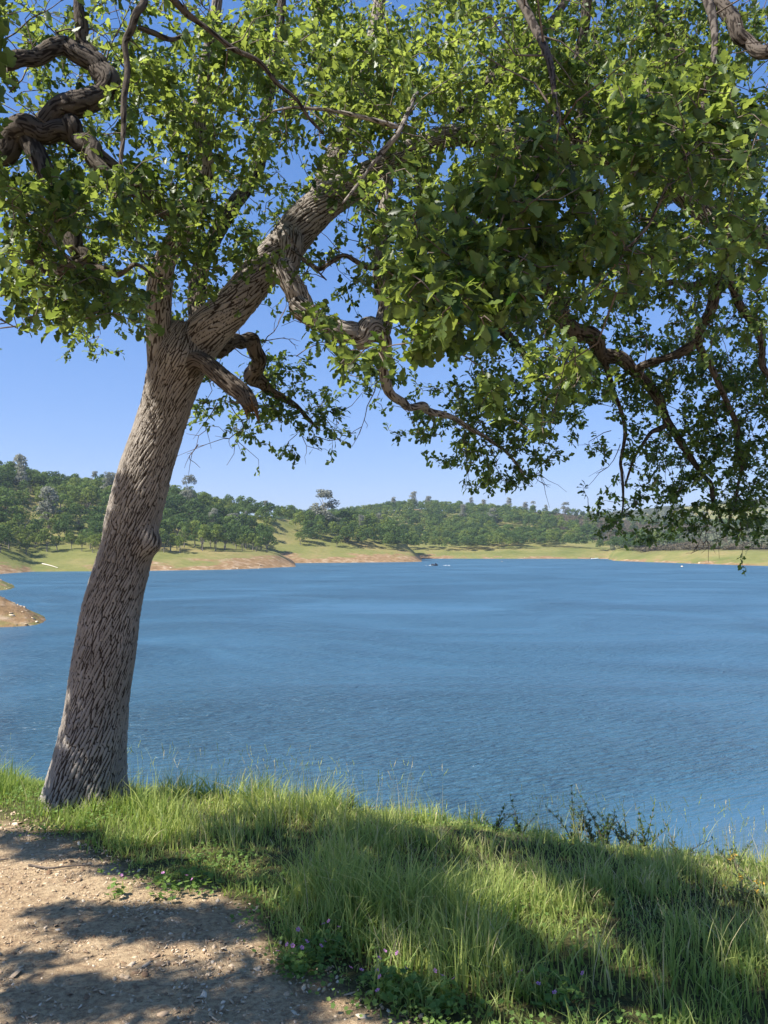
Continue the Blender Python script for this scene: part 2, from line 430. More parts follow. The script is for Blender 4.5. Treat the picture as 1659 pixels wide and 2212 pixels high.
# ---------------------------------------------------------------- tubes
def catmull(pts, n):
    pts = np.asarray(pts, float); k = len(pts)
    ext = np.vstack([2*pts[0]-pts[1], pts, 2*pts[-1]-pts[-2]])
    t = np.linspace(0, k-1, n); i = np.minimum(t.astype(int), k-2); f = (t-i)[:, None]
    p0, p1, p2, p3 = ext[i], ext[i+1], ext[i+2], ext[i+3]
    return .5*((2*p1)+(-p0+p2)*f+(2*p0-5*p1+4*p2-p3)*f**2+(-p0+3*p1-3*p2+p3)*f**3)

def frames(C):
    T = np.gradient(C, axis=0); T /= np.linalg.norm(T, axis=1)[:, None]+1e-12
    N = np.zeros_like(T); up = np.array([0., 1, 0]) if abs(T[0, 1]) < .9 else np.array([1., 0, 0])
    nrm = np.cross(T[0], up); nrm /= np.linalg.norm(nrm)
    for i in range(len(C)):
        nrm = nrm-T[i]*np.dot(nrm, T[i]); nrm /= np.linalg.norm(nrm)+1e-12; N[i] = nrm
    return T, N, np.cross(T, N)

def tube(C, Rr, ns, cap=True):
    T, N, B = frames(C); a = np.arange(ns)/ns*2*np.pi
    V = C[:, None]+(N[:, None]*np.cos(a)[None, :, None]+B[:, None]*np.sin(a)[None, :, None])*Rr[:, None, None]
    n = len(C); i = np.arange(n*ns).reshape(n, ns); j = np.roll(i, -1, 1)
    F = np.stack([i[:-1], j[:-1], j[1:], i[1:]], -1).reshape(-1, 4)
    return V.reshape(-1, 3), F

def bark_tube(ctrl, radii, cell=.026, plate=.085, depth=.013, res=.0065, res_len=.014, twist=3.0, seed=1, wob=.04, bumps=(), flare=None):
    """a limb with real furrowed bark: returns verts, quads, ridge value"""
    ctrl = np.asarray(ctrl, float); L = np.sum(np.linalg.norm(np.diff(ctrl, axis=0), axis=1))
    n = max(8, int(L/res_len)); C = catmull(ctrl, n)
    Rr = catmull(np.stack([radii, radii, radii], -1), n)[:, 0]; Rr = np.maximum(Rr, .003)
    rm = float(np.mean(Rr)); ns = int(np.clip(2*np.pi*rm/res, 10, 280))
    T, N, B = frames(C); a = np.arange(ns)/ns*2*np.pi
    s = np.concatenate([[0], np.cumsum(np.linalg.norm(np.diff(C, axis=0), axis=1))])
    A, S = np.meshgrid(a, s)
    per = max(5, int(round(2*np.pi*rm/cell)))
    x = A/(2*np.pi)*per; y = S/plate
    wx = vnoise(x*.35, y*.7, seed+2, None); wx = fbm(np.cos(A)*2+S*3, np.sin(A)*2-S*2, seed+2, 3)-.5
    x = x+wx*1.6+twist*S; y = y+wx*1.5
    f, cid = voro(x, y, seed, per, cell, plate)
    ridge = sstep(.0, cell*.40, f)*(.55+.45*cid)
    fb, c2 = voro(x+.5, y*3.1, seed+3, per, cell, plate/3.1)
    ridge = ridge*(.72+.28*sstep(.0, cell*.16, fb))
    D = depth*(ridge-.55) + wob*rm*(fbm(np.cos(A)*1.3+S*1.6, np.sin(A)*1.3+S*.7+9, seed+8, 3)-.5)*2
    D += depth*.35*(vnoise(x*4, y*9, seed+6)-.5)
    rad = Rr[:, None]+D
    dirv = N[:, None]*np.cos(A)[..., None]+B[:, None]*np.sin(A)[..., None]
    if flare is not None: rad = rad*flare(A, S, dirv)
    V = C[:, None]+dirv*rad[..., None]
    for (cp, sz, amt) in bumps:
        d = np.linalg.norm(V-cp, axis=2); wgt = np.exp(-(d/sz)**2)
        V = V+dirv*(amt*wgt)[..., None]
    nn = len(C); i = np.arange(nn*ns).reshape(nn, ns); j = np.roll(i, -1, 1)
    F = np.stack([i[:-1], j[:-1], j[1:], i[1:]], -1).reshape(-1, 4)
    # end caps
    V = V.reshape(-1, 3); V = np.vstack([V, C[0], C[-1]]); c0, c1 = len(V)-2, len(V)-1
    tri = np.vstack([np.stack([j[0], i[0], np.full(ns, c0)], -1), np.stack([i[-1], j[-1], np.full(ns, c1)], -1)])
    return V, F, tri, np.concatenate([ridge.ravel(), [.5, .5]]), C, Rr

# air: pale haze round everything
g = NT('haze_air'); pv = g.n('ShaderNodeVolumePrincipled'); pv.inputs['Color'].default_value = (.72, .84, 1, 1); pv.inputs['Density'].default_value = .00014; pv.inputs['Anisotropy'].default_value = .2
g.l(pv.outputs[0], g.out.inputs['Volume'])
hb = np.array([(x_, y_, z_) for z_ in (WL-6, 130) for y_ in (-3600, 3650) for x_ in (-6200, 6200)], float)
tag(obj_np('haze', hb, [np.array([(0, 2, 3, 1), (4, 5, 7, 6), (0, 1, 5, 4), (2, 6, 7, 3), (0, 4, 6, 2), (1, 3, 7, 5)])], g.m), 'thin blue haze in the air over the lake', 'haze', kind='stuff')

# ---------------------------------------------------------------- the big oak
tb = P(184, 1738, 6.2)
oak = empty('oak_tree', (float(tb[0]), float(tb[1]), float(tb[2])), 'large leaning oak with furrowed grey bark, arching over the bank and water', 'tree')
OL = np.array(oak.location)
def wpx(wd, y): return wd/2/FPX*y*.91
skel_pts, skel_rad = [], []
def add_limb(name, pts, seed, mat='bark', depth=None, label=None, bumps=(), flare=None, **kw):
    ctrl = np.array([P(u, v, y) for u, v, y, wd in pts]); rr = np.array([wpx(wd, y) for u, v, y, wd in pts])
    if name == 'branch' or 'S-shaped' in (label or ''):
        jit = .14 if seed in (107, 177, 184, 191, 198, 205, 212) else .30; lr = np.random.default_rng(seed); k2 = 2*len(ctrl)-1; c2 = np.zeros((k2, 3)); r2 = np.zeros(k2)
        c2[::2] = ctrl; r2[::2] = rr; c2[1::2] = (ctrl[1:]+ctrl[:-1])/2; r2[1::2] = (rr[1:]+rr[:-1])/2
        c2[1:-1] += lr.normal(0, 1, (k2-2, 3))*(r2[1:-1]*jit+.004)[:, None]; r2 *= lr.uniform(.88, 1.14, k2); ctrl, rr = c2, r2
    rm = float(np.mean(rr)); sc_ = float(np.clip(rm/.13, .35, 1))
    opt = dict(cell=.013+.009*sc_, plate=.07+.10*sc_, depth=min(.014, rm*.13), res=.0056 if rm > .1 else .008, res_len=.013 if rm > .1 else .02, seed=seed)
    opt.update(kw)
    V, Fq, Ft, ridge, C, Rr = bark_tube(ctrl, rr, bumps=bumps, flare=flare, **opt)
    o = obj_np(name, V-OL, [Fq, Ft], M[mat], oak, {'ridge': ridge}, smooth=False)
    if label: o['label'] = label
    k = max(1, int(.08/opt['res_len']))
    skel_pts.append(C[::k]); skel_rad.append(Rr[::k])
    return o, C, Rr

burl = P(322, 1174, 6.12)
def flare(A, S, dirv):
    f = 1+np.exp(-S/.30)*(.20+.17*np.cos(A*5+.8))+.05*np.exp(-S/.4)*np.cos(A*3)
    return f
add_limb('trunk', [(178, 1790, 6.2, 205), (183, 1738, 6.2, 180), (193, 1650, 6.2, 160), (203, 1580, 6.2, 148), (213, 1500, 6.2, 139), (228, 1400, 6.2, 141),
                   (244, 1300, 6.2, 132), (270, 1200, 6.2, 124), (292, 1100, 6.2, 125), (320, 1000, 6.2, 119), (353, 900, 6.2, 114), (374, 820, 6.2, 124),
                   (386, 765, 6.2, 130), (392, 725, 6.2, 100), (396, 700, 6.2, 60)], 5, depth=.021, twist=-13, plate=.12, res=.005, wob=.05, flare=flare,
         bumps=[(burl, .095, .095), (P(225, 1165, 6.1), .07, -.012), (P(425, 790, 6.1), .13, .05), (P(385, 775, 6.02), .12, .03)], label='leaning main trunk with a round burl on its right side')
add_limb('limb', [(385, 860, 6.24, 70), (412, 772, 6.22, 96), (452, 712, 6.2, 102), (500, 665, 6.22, 92), (560, 592, 6.25, 88), (610, 540, 6.3, 90), (655, 482, 6.35, 90), (700, 440, 6.4, 82),
                  (760, 402, 6.5, 72), (830, 360, 6.6, 58), (900, 320, 6.7, 52), (980, 292, 6.8, 50), (1080, 300, 6.9, 56), (1200, 325, 7, 58), (1310, 340, 7, 54),
                  (1410, 370, 7, 50), (1500, 440, 7, 54), (1580, 490, 6.9, 52), (1680, 520, 6.8, 48), (1830, 560, 6.8, 40), (2000, 560, 6.8, 30)], 21, twist=-9,
         bumps=[(P(576, 565, 6.05), .06, .05)], label='thick sunlit limb rising to the right from the fork')
add_limb('limb', [(352, 880, 6.16, 50), (347, 780, 6.12, 62), (343, 700, 6.08, 60), (343, 640, 6.05, 62), (358, 560, 5.97, 52), (400, 490, 5.9, 50), (430, 420, 5.85, 46), (442, 350, 5.8, 42),
                  (430, 260, 5.7, 36), (445, 150, 5.6, 30), (470, 0, 5.5, 24), (480, -180, 5.4, 16)], 33, label='upright limb on the left of the fork')
add_limb('limb', [(645, 485, 6.32, 60), (628, 540, 6.12, 54), (625, 595, 6.0, 48), (635, 650, 5.95, 52), (665, 685, 5.9, 50), (715, 700, 5.9, 50), (770, 725, 5.95, 54),
                  (810, 722, 6.0, 54), (830, 690, 6.1, 42), (827, 600, 6.2, 32), (822, 490, 6.4, 30), (835, 390, 6.6, 28)], 41, 'bark', label='S-shaped limb drooping below the sunlit limb')
add_limb('limb', [(690, 440, 6.42, 60), (715, 355, 6.7, 50), (760, 260, 7, 42), (800, 120, 7.2, 34), (830, -60, 7.4, 26), (860, -220, 7.5, 18)], 45)
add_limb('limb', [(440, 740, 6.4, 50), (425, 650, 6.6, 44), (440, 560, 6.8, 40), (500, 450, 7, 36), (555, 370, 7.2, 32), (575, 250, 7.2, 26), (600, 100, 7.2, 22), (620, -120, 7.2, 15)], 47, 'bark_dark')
stub = [(405, 800, 6.1, 60), (434, 780, 6.0, 46), (483, 818, 5.9, 46), (526, 852, 5.85, 44), (543, 880, 5.8, 38)]
add_limb('dead_limb', stub, 51, 'bark_dark', depth=.018, wob=.2, label='short dead limb broken off at its end')
# splintered end of the stub
sv, sf, k0 = [], [], 0
e0 = P(543, 878, 5.8); ed = P(560, 925, 5.78)-e0
T_, N_, B_ = frames(np.array([e0, e0+ed]))
for i in range(16):
    a = rng.uniform(0, 6.28); r_ = rng.uniform(.01, .055); b0 = e0+(N_[0]*math.cos(a)+B_[0]*math.sin(a))*r_
    ln = rng.uniform(.25, 1.0)*(1.1 if math.cos(a) > 0 else .6); w_ = rng.uniform(.008, .018)
    tip = b0+ed*ln+rng.normal(0, .01, 3); bb = b0-ed*.35
    for q in range(3):
        aa = q*2.1; sv.append(bb+(N_[0]*math.cos(aa)+B_[0]*math.sin(aa))*w_)
    sv.append(tip); sf += [(k0, k0+1, k0+3), (k0+1, k0+2, k0+3), (k0+2, k0, k0+3)]; k0 += 4
obj_np('broken_end', np.array(sv)-OL, [np.array(sf)], M['wood'], oak)['label'] = 'splintered brown wood at the broken limb end'

BR = [
 [(830, 705, 6.05, 34), (832, 745, 6.1, 27), (823, 795, 6.3, 26), (846, 855, 6.5, 24), (890, 878, 6.8, 20), (926, 888, 7.1, 18), (980, 905, 7.4, 14), (1040, 935, 7.7, 11), (1090, 975, 7.9, 8), (1135, 1035, 8, 4)],
 [(470, 760, 6.4, 40), (500, 738, 6.6, 36), (545, 735, 6.8, 34), (558, 768, 7.0, 38), (545, 811, 7.2, 40), (580, 840, 7.4, 24), (640, 880, 7.7, 12), (690, 930, 7.9, 5)],
 [(1060, 300, 6.9, 44), (1090, 420, 7.3, 42), (1120, 520, 7.7, 42), (1150, 590, 7.9, 44), (1200, 650, 8.1, 46), (1235, 712, 8.2, 40), (1305, 766, 8.4, 34), (1369, 798, 8.5, 28), (1423, 857, 8.6, 24), (1445, 916, 8.7, 20), (1482, 970, 8.8, 16), (1520, 1024, 8.9, 12), (1540, 1080, 9, 8), (1560, 1130, 9, 4)],
 [(900, 330, 6.7, 34), (925, 450, 7.1, 30), (965, 560, 7.4, 30), (1010, 640, 7.7, 30), (1063, 691, 7.9, 30), (1110, 735, 8.1, 18), (1150, 790, 8.3, 10), (1175, 860, 8.4, 5)],
 [(1580, 495, 6.9, 42), (1575, 560, 7.1, 36), (1549, 620, 7.4, 30), (1520, 700, 7.7, 26), (1504, 739, 7.9, 24), (1440, 771, 8.1, 20), (1369, 800, 8.5, 16)],
 [(1560, 590, 7.2, 26), (1605, 650, 7.5, 20), (1640, 740, 7.8, 16), (1665, 830, 8, 12), (1670, 930, 8.2, 8)],
 [(1550, 600, 7.3, 20), (1490, 618, 7.4, 17), (1430, 610, 7.5, 13), (1370, 575, 7.6, 9), (1320, 520, 7.7, 6)],
 [(1504, 739, 7.9, 20), (1550, 830, 8.2, 15), (1590, 920, 8.5, 12), (1600, 1010, 8.6, 8), (1590, 1090, 8.7, 5)],
 [(1300, 764, 8.4, 15), (1330, 850, 8.6, 12), (1352, 930, 8.7, 10), (1340, 1000, 8.8, 8), (1347, 1060, 8.8, 6), (1340, 1125, 8.8, 3)],
 [(1445, 916, 8.7, 14), (1400, 940, 8.7, 10), (1370, 985, 8.7, 7), (1350, 1050, 8.7, 4)],
 [(830, -60, 7.4, 30), (1000, -200, 7.0, 34), (1250, -220, 6.5, 36), (1450, -120, 6, 38), (1535, -5, 5.8, 34), (1580, 50, 5.7, 31), (1615, 95, 5.6, 30), (1665, 118, 5.5, 30), (1780, 200, 5.4, 26)],
 [(400, 490, 5.9, 44), (310, 420, 5.5, 42), (210, 345, 5.2, 44), (130, 285, 5.0, 50), (60, 290, 5.0, 56), (0, 320, 5, 58), (-130, 330, 5, 56), (-400, 250, 5, 40)],
 [(60, 300, 5.0, 50), (130, 245, 5.0, 56), (205, 222, 5.0, 58), (237, 172, 5.0, 52), (200, 138, 5.0, 54), (140, 100, 5.0, 44), (75, 115, 4.9, 42), (0, 135, 4.8, 44), (-160, 120, 4.6, 50)],
 [(215, 150, 5, 34), (180, 90, 5, 32), (170, 20, 5, 28), (190, -120, 5, 20)],
 [(150, 262, 5, 46), (172, 300, 5, 42), (200, 318, 4.95, 38), (205, 350, 4.9, 34), (250, 390, 4.85, 16), (300, 400, 4.8, 9)],
 [(60, 300, 5, 46), (110, 400, 4.9, 40), (143, 450, 4.9, 42), (150, 515, 4.8, 44), (188, 562, 4.8, 42), (130, 590, 4.8, 38), (60, 560, 4.8, 18)],
 [(185, 575, 4.8, 24), (250, 592, 4.7, 14), (290, 570, 4.6, 9), (330, 600, 4.6, 5)],
 [(330, -60, 4.2, 26), (362, 0, 4.2, 20), (450, 65, 4.3, 13), (560, 135, 4.4, 11), (635, 215, 4.5, 9), (700, 290, 4.6, 6)],
 [(310, -60, 4.3, 24), (300, 40, 4.3, 20), (272, 90, 4.3, 15), (268, 215, 4.3, 14), (258, 360, 4.3, 9), (250, 430, 4.3, 5)],
 [(300, 60, 4.3, 12), (350, 85, 4.4, 12), (400, 75, 4.5, 8)],
 [(900, 200, 5.2, 12), (870, 270, 5, 13), (830, 325, 5, 14), (790, 375, 5, 9), (740, 440, 5, 6)],
 [(590, 240, 4.9, 5), (680, 235, 4.9, 8), (760, 245, 4.9, 10), (860, 275, 5, 12)],
 [(1000, -200, 7, 30), (1060, -150, 4.8, 28), (1110, -40, 3.7, 24), (1180, 120, 3.2, 16), (1205, 300, 3.0, 12), (1130, 450, 2.9, 9), (1040, 560, 2.8, 6)],
 [(1450, -120, 6, 30), (1500, -60, 4.4, 26), (1545, 100, 3.6, 16), (1500, 300, 3.3, 12), (1410, 480, 3.3, 8), (1330, 570, 3.3, 5)],
 [(-300, 300, 5, 30), (-60, 400, 4.3, 18), (80, 480, 4.1, 12), (200, 610, 4.0, 7)],
 [(655, 560, 6.0, 12), (690, 580, 5.9, 12), (740, 560, 5.8, 11), (790, 572, 5.9, 12), (828, 590, 6.1, 14)],
 [(610, 525, 6.1, 7), (660, 560, 5.8, 6), (705, 605, 5.7, 4)],
 [(990, 250, 6.8, 26), (1090, 130, 7.0, 24), (1180, 60, 7.2, 20), (1260, -60, 7.3, 14)],
 [(1240, 330, 7, 30), (1260, 220, 6.8, 28), (1250, 120, 6.6, 26), (1270, -20, 6.4, 20)],
 [(1430, 380, 7, 26), (1470, 250, 6.8, 24), (1450, 120, 6.6, 20), (1400, -40, 6.4, 14)],
 [(1080, 300, 6.9, 26), (1160, 380, 6.3, 22), (1240, 420, 5.8, 18), (1290, 500, 5.5, 12)],
]
for i, b in enumerate(BR):
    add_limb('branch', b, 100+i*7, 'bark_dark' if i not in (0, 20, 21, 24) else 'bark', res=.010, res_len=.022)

# ---- foliage: where the crown is dense and where the sky shows through (rows of the crown seen from the path)
COV = [
 "333455664788888888888777776557",
 "334455556889999899999888886445",
 "444447888889999999999999999856",
 "443356888888889999999999998765",
 "555567888888888889999999999988",
 "556557555888768888899999999999",
 "666666667777678888889999999999",
 "777777777776566788899999999999",
 "777777777775445788899999999999",
 "777777777666336778899999999887",
 "667556777665334688999988888776",
 "366633766331232689984678877766",
 "356635600001442278886456777666",
 "013303001120055223765467777877",
 "000000004667205521233556667788",
 "000000034688753555888663455678",
 "000000133356740057786640456678",
 "000000010135600005766522356677",
 "000000000000000000577000345666",
 "000000000000000000010002456667",
 "000000000000000000000003556056",
 "000000000000000000000000110011"]
def cov_at(u, v):
    if v >= 0 and 0 <= u < 1659:
        return int(COV[min(21, int(v/55.3))][min(29, int(u/55.3))])
    if v < 0 and v > -650: return 6 if -500 < u < 2200 else 0
    if u < 0 and v < 620: return 5
    if u >= 1659 and v < 1150: return 6
    return 0
def back_depth(u, v):
    if v > 720:
        d = 7.6 if u < 720 else (8.0 if u < 1230 else 8.8)
        return d+rng.uniform(-.5, .5)
    if u < 480: return rng.uniform(4.6, 6.9)
    if u < 1000: return rng.uniform(5.2, 8.0)
    if u < 1250: return rng.uniform(5.4, 8.6)
    return rng.uniform(5.6, 9.4)
spr = []     # sprigs: position, leaf size, leaf count
for r in range(-11, 22):
    for c in range(-9, 40):
        u0, v0 = c*55.3, r*55.3; k = cov_at(u0+20, v0+20)
        if k == 0: continue
        inside = 0 <= c < 30 and r >= 0
        dens = (k/9.0)**1.5*15.5*(1.0 if inside else .2)
        if v0 > 720: dens *= 1.3
        if inside and v0 < 250: dens *= 1.25
        if inside and u0 > 1130: dens *= 1.75
        elif inside and u0 > 820: dens *= 1.25
        if inside and v0 > 720 and u0 > 1190: dens *= 1.5
        for _ in range(rng.poisson(dens/4.0)):
            u, v = u0+rng.uniform(0, 55.3), v0+rng.uniform(0, 55.3)
            y = back_depth(u, v)
            if 290 < u < 410 and 540 < v < 780: y = max(y, 6.9)
            p = P(u, v, y)
            if p[2] > 8.5: continue
            for _k in range(1+rng.poisson(3.2)): spr.append((p+rng.normal(0, 1, 3)*np.array([.10, .12, .075]), .064, 9))
NEAR = [  # u, v, ru, rv, distance, sprigs
 (1010, 650, 150, 95, 2.7, 42), (1000, 500, 140, 90, 2.9, 30), (1150, 380, 130, 90, 3.0, 26), (1230, 480, 110, 100, 3.1, 24), (1420, 330, 110, 110, 3.3, 30),
 (1540, 280, 110, 150, 3.3, 40), (1350, 560, 110, 80, 3.4, 16), (1600, 520, 60, 80, 3.6, 10), (780, 790, 58, 50, 4.2, 12), (1190, 800, 80, 60, 4.4, 14), (1065, 865, 36, 40, 4.2, 6),
 (1162, 915, 34, 28, 4.0, 5), (1260, 840, 60, 40, 4.6, 9), (940, 740, 60, 30, 3.2, 9), (700, 720, 40, 60, 4.8, 5),
 (110, 440, 110, 60, 3.9, 26), (60, 620, 45, 60, 3.9, 10), (200, 640, 90, 45, 3.9, 20), (130, 690, 60, 28, 3.9, 6), (318, 685, 22, 40, 3.7, 4), (60, 530, 60, 50, 4.0, 12),
 (240, 440, 90, 70, 4.2, 18), (290, 520, 40, 40, 4.1, 5), (420, 470, 50, 40, 4.4, 4), (890, 590, 70, 90, 3.6, 16), (850, 440, 80, 70, 4.2, 14),
 (60, 690, 30, 20, 3.9, 3), (1120, 560, 90, 70, 3.1, 14), (1380, 200, 80, 60, 3.9, 10), (620, 80, 160, 70, 5.0, 24), (800, 170, 120, 80, 5.0, 22)]
for (u, v, ru, rv, d, n_) in NEAR:
    for _ in range(int(n_*1.9)):
        a = rng.uniform(0, 6.28); q = math.sqrt(rng.uniform(0, 1))
        y = d*rng.uniform(.9, 1.18)
        spr.append((P(u+ru*q*math.cos(a), v+rv*q*math.sin(a), y), .072, 8))
# crown added above the top edge of the view to shade the right half
for _ in range(2000):
    p = np.array([rng.uniform(-.5, 6), rng.uniform(4.5, 10.5), rng.uniform(7.6, 9.4)])
    spr.append((p, .066, 9))
# unseen sprigs added sunward to shade the low near branches on the right
for _ in range(420):
    p = P(rng.uniform(860, 1620), rng.uniform(300, 740), rng.uniform(2.5, 3.6))+SUN*rng.uniform(1.7, 3.4)
    uu, vv, ff = UV(p)
    if vv[0] > -20 and ff[0] > .3 and 0 < uu[0] < 1659: continue
    spr.append((p, .066, 11))
# shade wanted on the bank, cast by added sprigs (0 = full sun, 9 = full shade), read along the ground
SHADE = ["000000000000000000000000000000",
 "111112111111111111111111111111",
 "111122234444444333322333333333",
 "777633368888877665422577543333",
 "588755444556788776300688854345",
 "013688643345788886400588876443",
 "000012466555788888611478888522",
 "000000011246788888521146888841",
 "158899987656788887531124788875",
 "069999999876677777642112578888",
 "103555566677666677765322467888",
 "640112234567765567777654567777",
 "964223445566777436667776555555",
 "998866666678787744456777776556",
 "999999999988634775445777777766",
 "999999999999653787765677777777"]
hits = {}
for r_ in range(17):
    for c_ in range(31): hits[r_, c_] = ground_hit(c_*55.3, 1700+32*r_)
add = []  # sprigs added along the sun's rays, mostly out of view, to cast that shade
for r_ in range(16):
    for c_ in range(30):
        k = int(SHADE[r_][c_])
        if k < 4: continue
        a_, b_, d_ = hits[r_, c_], hits[r_, c_+1], hits[r_+1, c_]
        if a_[1] > 9: continue
        area = abs((b_[0]-a_[0])*(d_[1]-a_[1]))
        n_ = rng.poisson(min(area, .3)*((k/9.)**1.9)*440)
        for _ in range(n_):
            g_ = a_+(b_-a_)*rng.uniform(0, 1)+(d_-a_)*rng.uniform(0, 1); 
            for _t in range(9):
                h_ = rng.uniform(3.0, 6.4); p_ = g_+SUN*(h_/SUN[2]); uu, vv, ff = UV(p_)
                if uu[0] < -15 or vv[0] < -15 or ff[0] < .3: break
            else:
                if rng.uniform() < .45: continue
            add.append(p_)
# gaps cut in the mostly unseen crown so the sun reaches trunk and path
axis = [(v_, P(u_, v_, 6.2)) for u_, v_ in zip(np.interp(np.arange(720, 1740, 30), [750, 820, 900, 1000, 1100, 1200, 1300, 1400, 1500, 1650, 1738], [392, 376, 353, 320, 292, 270, 244, 228, 213, 193, 184]), np.arange(720, 1740, 30))]
AX = np.array([a[1] for a in axis]); AV = np.array([a[0] for a in axis])
def trunk_block(p):
    w_ = p-AX; t = w_@SUN; d = np.linalg.norm(w_-t[:, None]*SUN, axis=1); d[t < .25] = 9; k = int(np.argmin(d)); return d[k], AV[k]
def land(p):
    t = (p[2]+.35)/SUN[2]; q = p-SUN*t
    for _ in range(2): q = p-SUN*((p[2]-float(near_z(q[0], q[1])))/SUN[2])
    return q
out = []
for q_ in [(p, .066, 12, 1) for p in add]+[(a[0], a[1], a[2], 0) for a in spr]:
    p = q_[0]; u_, v_, f_ = UV(p); vis_ = (0 < u_[0] < 1659) and (0 < v_[0]) and f_[0] > 0
    d, av = trunk_block(p)
    if d < .46 and ((880 < av < 1215) or (1540 < av < 1690)) and rng.uniform() < (.8 if vis_ else 1.0): continue
    if d < .34 and not vis_ and rng.uniform() < .35: continue
    if not q_[3] and not vis_ and p[0] < 3:
        l_ = land(p); lu_, lv_, lf_ = UV(l_)
        if 0 <= lu_[0] < 1659 and 1700 <= lv_[0] < 2212 and l_[1] > 0:
            if int(SHADE[int((lv_[0]-1700)/32)][int(lu_[0]/55.3)]) < 5: continue
    out.append(q_[:3])
spr = out
for (u, v, rpx, t_) in [(240, 1275, 34, 3.8), (215, 1390, 36, 3.8), (262, 1350, 24, 3.8), (200, 1480, 30, 3.6), (235, 1430, 24, 3.6), (150, 1680, 24, 3.4), (262, 1060, 12, 4.0),
                        (425, 850, 26, 4.2), (412, 925, 18, 4.2), (430, 770, 34, 4.2), (300, 1240, 24, 3.8), (235, 1530, 18, 3.6), (205, 1330, 26, 3.8), (250, 1475, 24, 3.7), (370, 830, 24, 4.2), (185, 1440, 20, 3.7), (290, 1290, 20, 3.8), (140, 1720, 30, 3.4), (210, 1620, 16, 3.5)]:
    cpt = P(u, v, 6.02)+SUN*t_; rr = rpx/FPX*6.1*(1.75 if 1220 < v < 1540 else 1.25)  # unseen leaf clumps added toward the sun to dapple the trunk with shade
    for _ in range(int(8+rr*230)):
        spr.append((cpt+rng.normal(0, rr*.6, 3), .064, 10))
SP_ = np.array([s[0] for s in spr])
# ---- twigs: every sprig is grown back to the nearest wood
nodes = np.vstack(skel_pts); nrad = np.concatenate(skel_rad)
d0 = np.array([np.min(np.sum((nodes-p)**2, 1)) for p in SP_]); order = np.argsort(d0)
NP = np.zeros((len(nodes)+len(SP_)*4, 3)); NP[:len(nodes)] = nodes; cnt = len(nodes)
tw_c, tw_r, tw_dir = [], [], np.zeros((len(SP_), 3))
for i in order:
    p = SP_[i]; dd = np.sum((NP[:cnt]-p)**2, 1); j = int(np.argmin(dd)); q = NP[j]; L = math.sqrt(dd[j])
    k = 4 if L > .25 else 3; t = np.linspace(0, 1, k)[:, None]
    path = q+(p-q)*t; path[1:-1] += rng.normal(0, .09*L+.004, (k-2, 3)); path[1:-1, 2] += .10*L
    r0 = .0032+.0045*min(L, 1.2); tw_c.append(path); tw_r.append(np.linspace(r0, .0018, k))
    NP[cnt:cnt+k-1] = path[1:]; cnt += k-1
    dv = path[-1]-path[-2]; tw_dir[i] = dv/(np.linalg.norm(dv)+1e-9)
# dead hanging twigs seen against the sky
DEAD = [
 [(470, 870, 7.2), (440, 930, 7.3), (418, 975, 7.3)], [(500, 880, 7.2), (520, 930, 7.3), (490, 1005, 7.3)], [(520, 930, 7.3), (480, 950, 7.3), (425, 965, 7.3)],
 [(428, 960, 7.3), (410, 985, 7.3), (432, 1010, 7.3)], [(620, 880, 7.6), (660, 900, 7.7), (690, 960, 7.8)], [(650, 895, 7.6), (700, 880, 7.7), (745, 905, 7.8)], [(690, 885, 7.6), (720, 930, 7.8), (700, 890, 7.7)],
 [(640, 910, 7.7), (660, 960, 7.8), (695, 975, 7.8)], [(640, 770, 7.4), (700, 745, 7.5), (735, 790, 7.6)], [(560, 740, 7.2), (610, 730, 7.3), (640, 755, 7.4)], [(570, 740, 7.2), (600, 700, 7.3), (620, 650, 7.3)],
 [(815, 820, 6.3), (790, 900, 6.4), (760, 965, 6.4)], [(1000, 920, 7.6), (1005, 970, 7.7), (1010, 1025, 7.7)], [(1060, 960, 7.8), (1075, 1010, 7.9), (1105, 1060, 8)], [(1110, 1000, 8), (1150, 1030, 8.1), (1190, 1048, 8.1)],
 [(1150, 1030, 8.1), (1165, 1020, 8.1), (1175, 1050, 8.1)], [(1320, 930, 8.7), (1275, 950, 8.7), (1285, 985, 8.7)], [(1340, 960, 8.7), (1310, 1010, 8.7), (1265, 1055, 8.7)],
 [(1400, 930, 8.7), (1430, 990, 8.7), (1440, 1050, 8.7)], [(1525, 1100, 8.9), (1528, 1160, 8.9), (1530, 1215, 8.9)], [(1528, 1165, 8.9), (1510, 1190, 8.9), (1502, 1180, 8.9)], [(1528, 1170, 8.9), (1545, 1185, 8.9), (1556, 1183, 8.9)],
 [(1527, 1130, 8.9), (1515, 1155, 8.9), (1505, 1185, 8.9)], [(1590, 1060, 8.7), (1600, 1110, 8.7), (1625, 1135, 8.7)], [(1540, 880, 8.4), (1560, 950, 8.4), (1585, 1010, 8.4)], [(1380, 700, 8), (1400, 760, 8), (1385, 820, 8)],
 [(0, 690, 4), (40, 695, 4), (-60, 700, 4)], [(20, 200, 5), (70, 120, 5), (20, 40, 5)], [(100, 150, 5), (60, 70, 5), (80, 0, 5)], [(140, 100, 5), (100, 50, 5), (60, 20, 5), (30, -20, 5)],
 [(230, 130, 5), (260, 60, 5), (240, 0, 5)], [(0, 90, 5), (90, 30, 5), (150, -20, 5)], [(120, 70, 5), (200, 60, 5), (240, 90, 5)], [(1520, 560, 7.2), (1480, 700, 7.4), (1500, 760, 7.5)],
 [(1270, 560, 7.5), (1320, 640, 7.6), (1340, 700, 7.7)], [(1600, 660, 7.6), (1560, 720, 7.7), (1580, 800, 7.8)]]
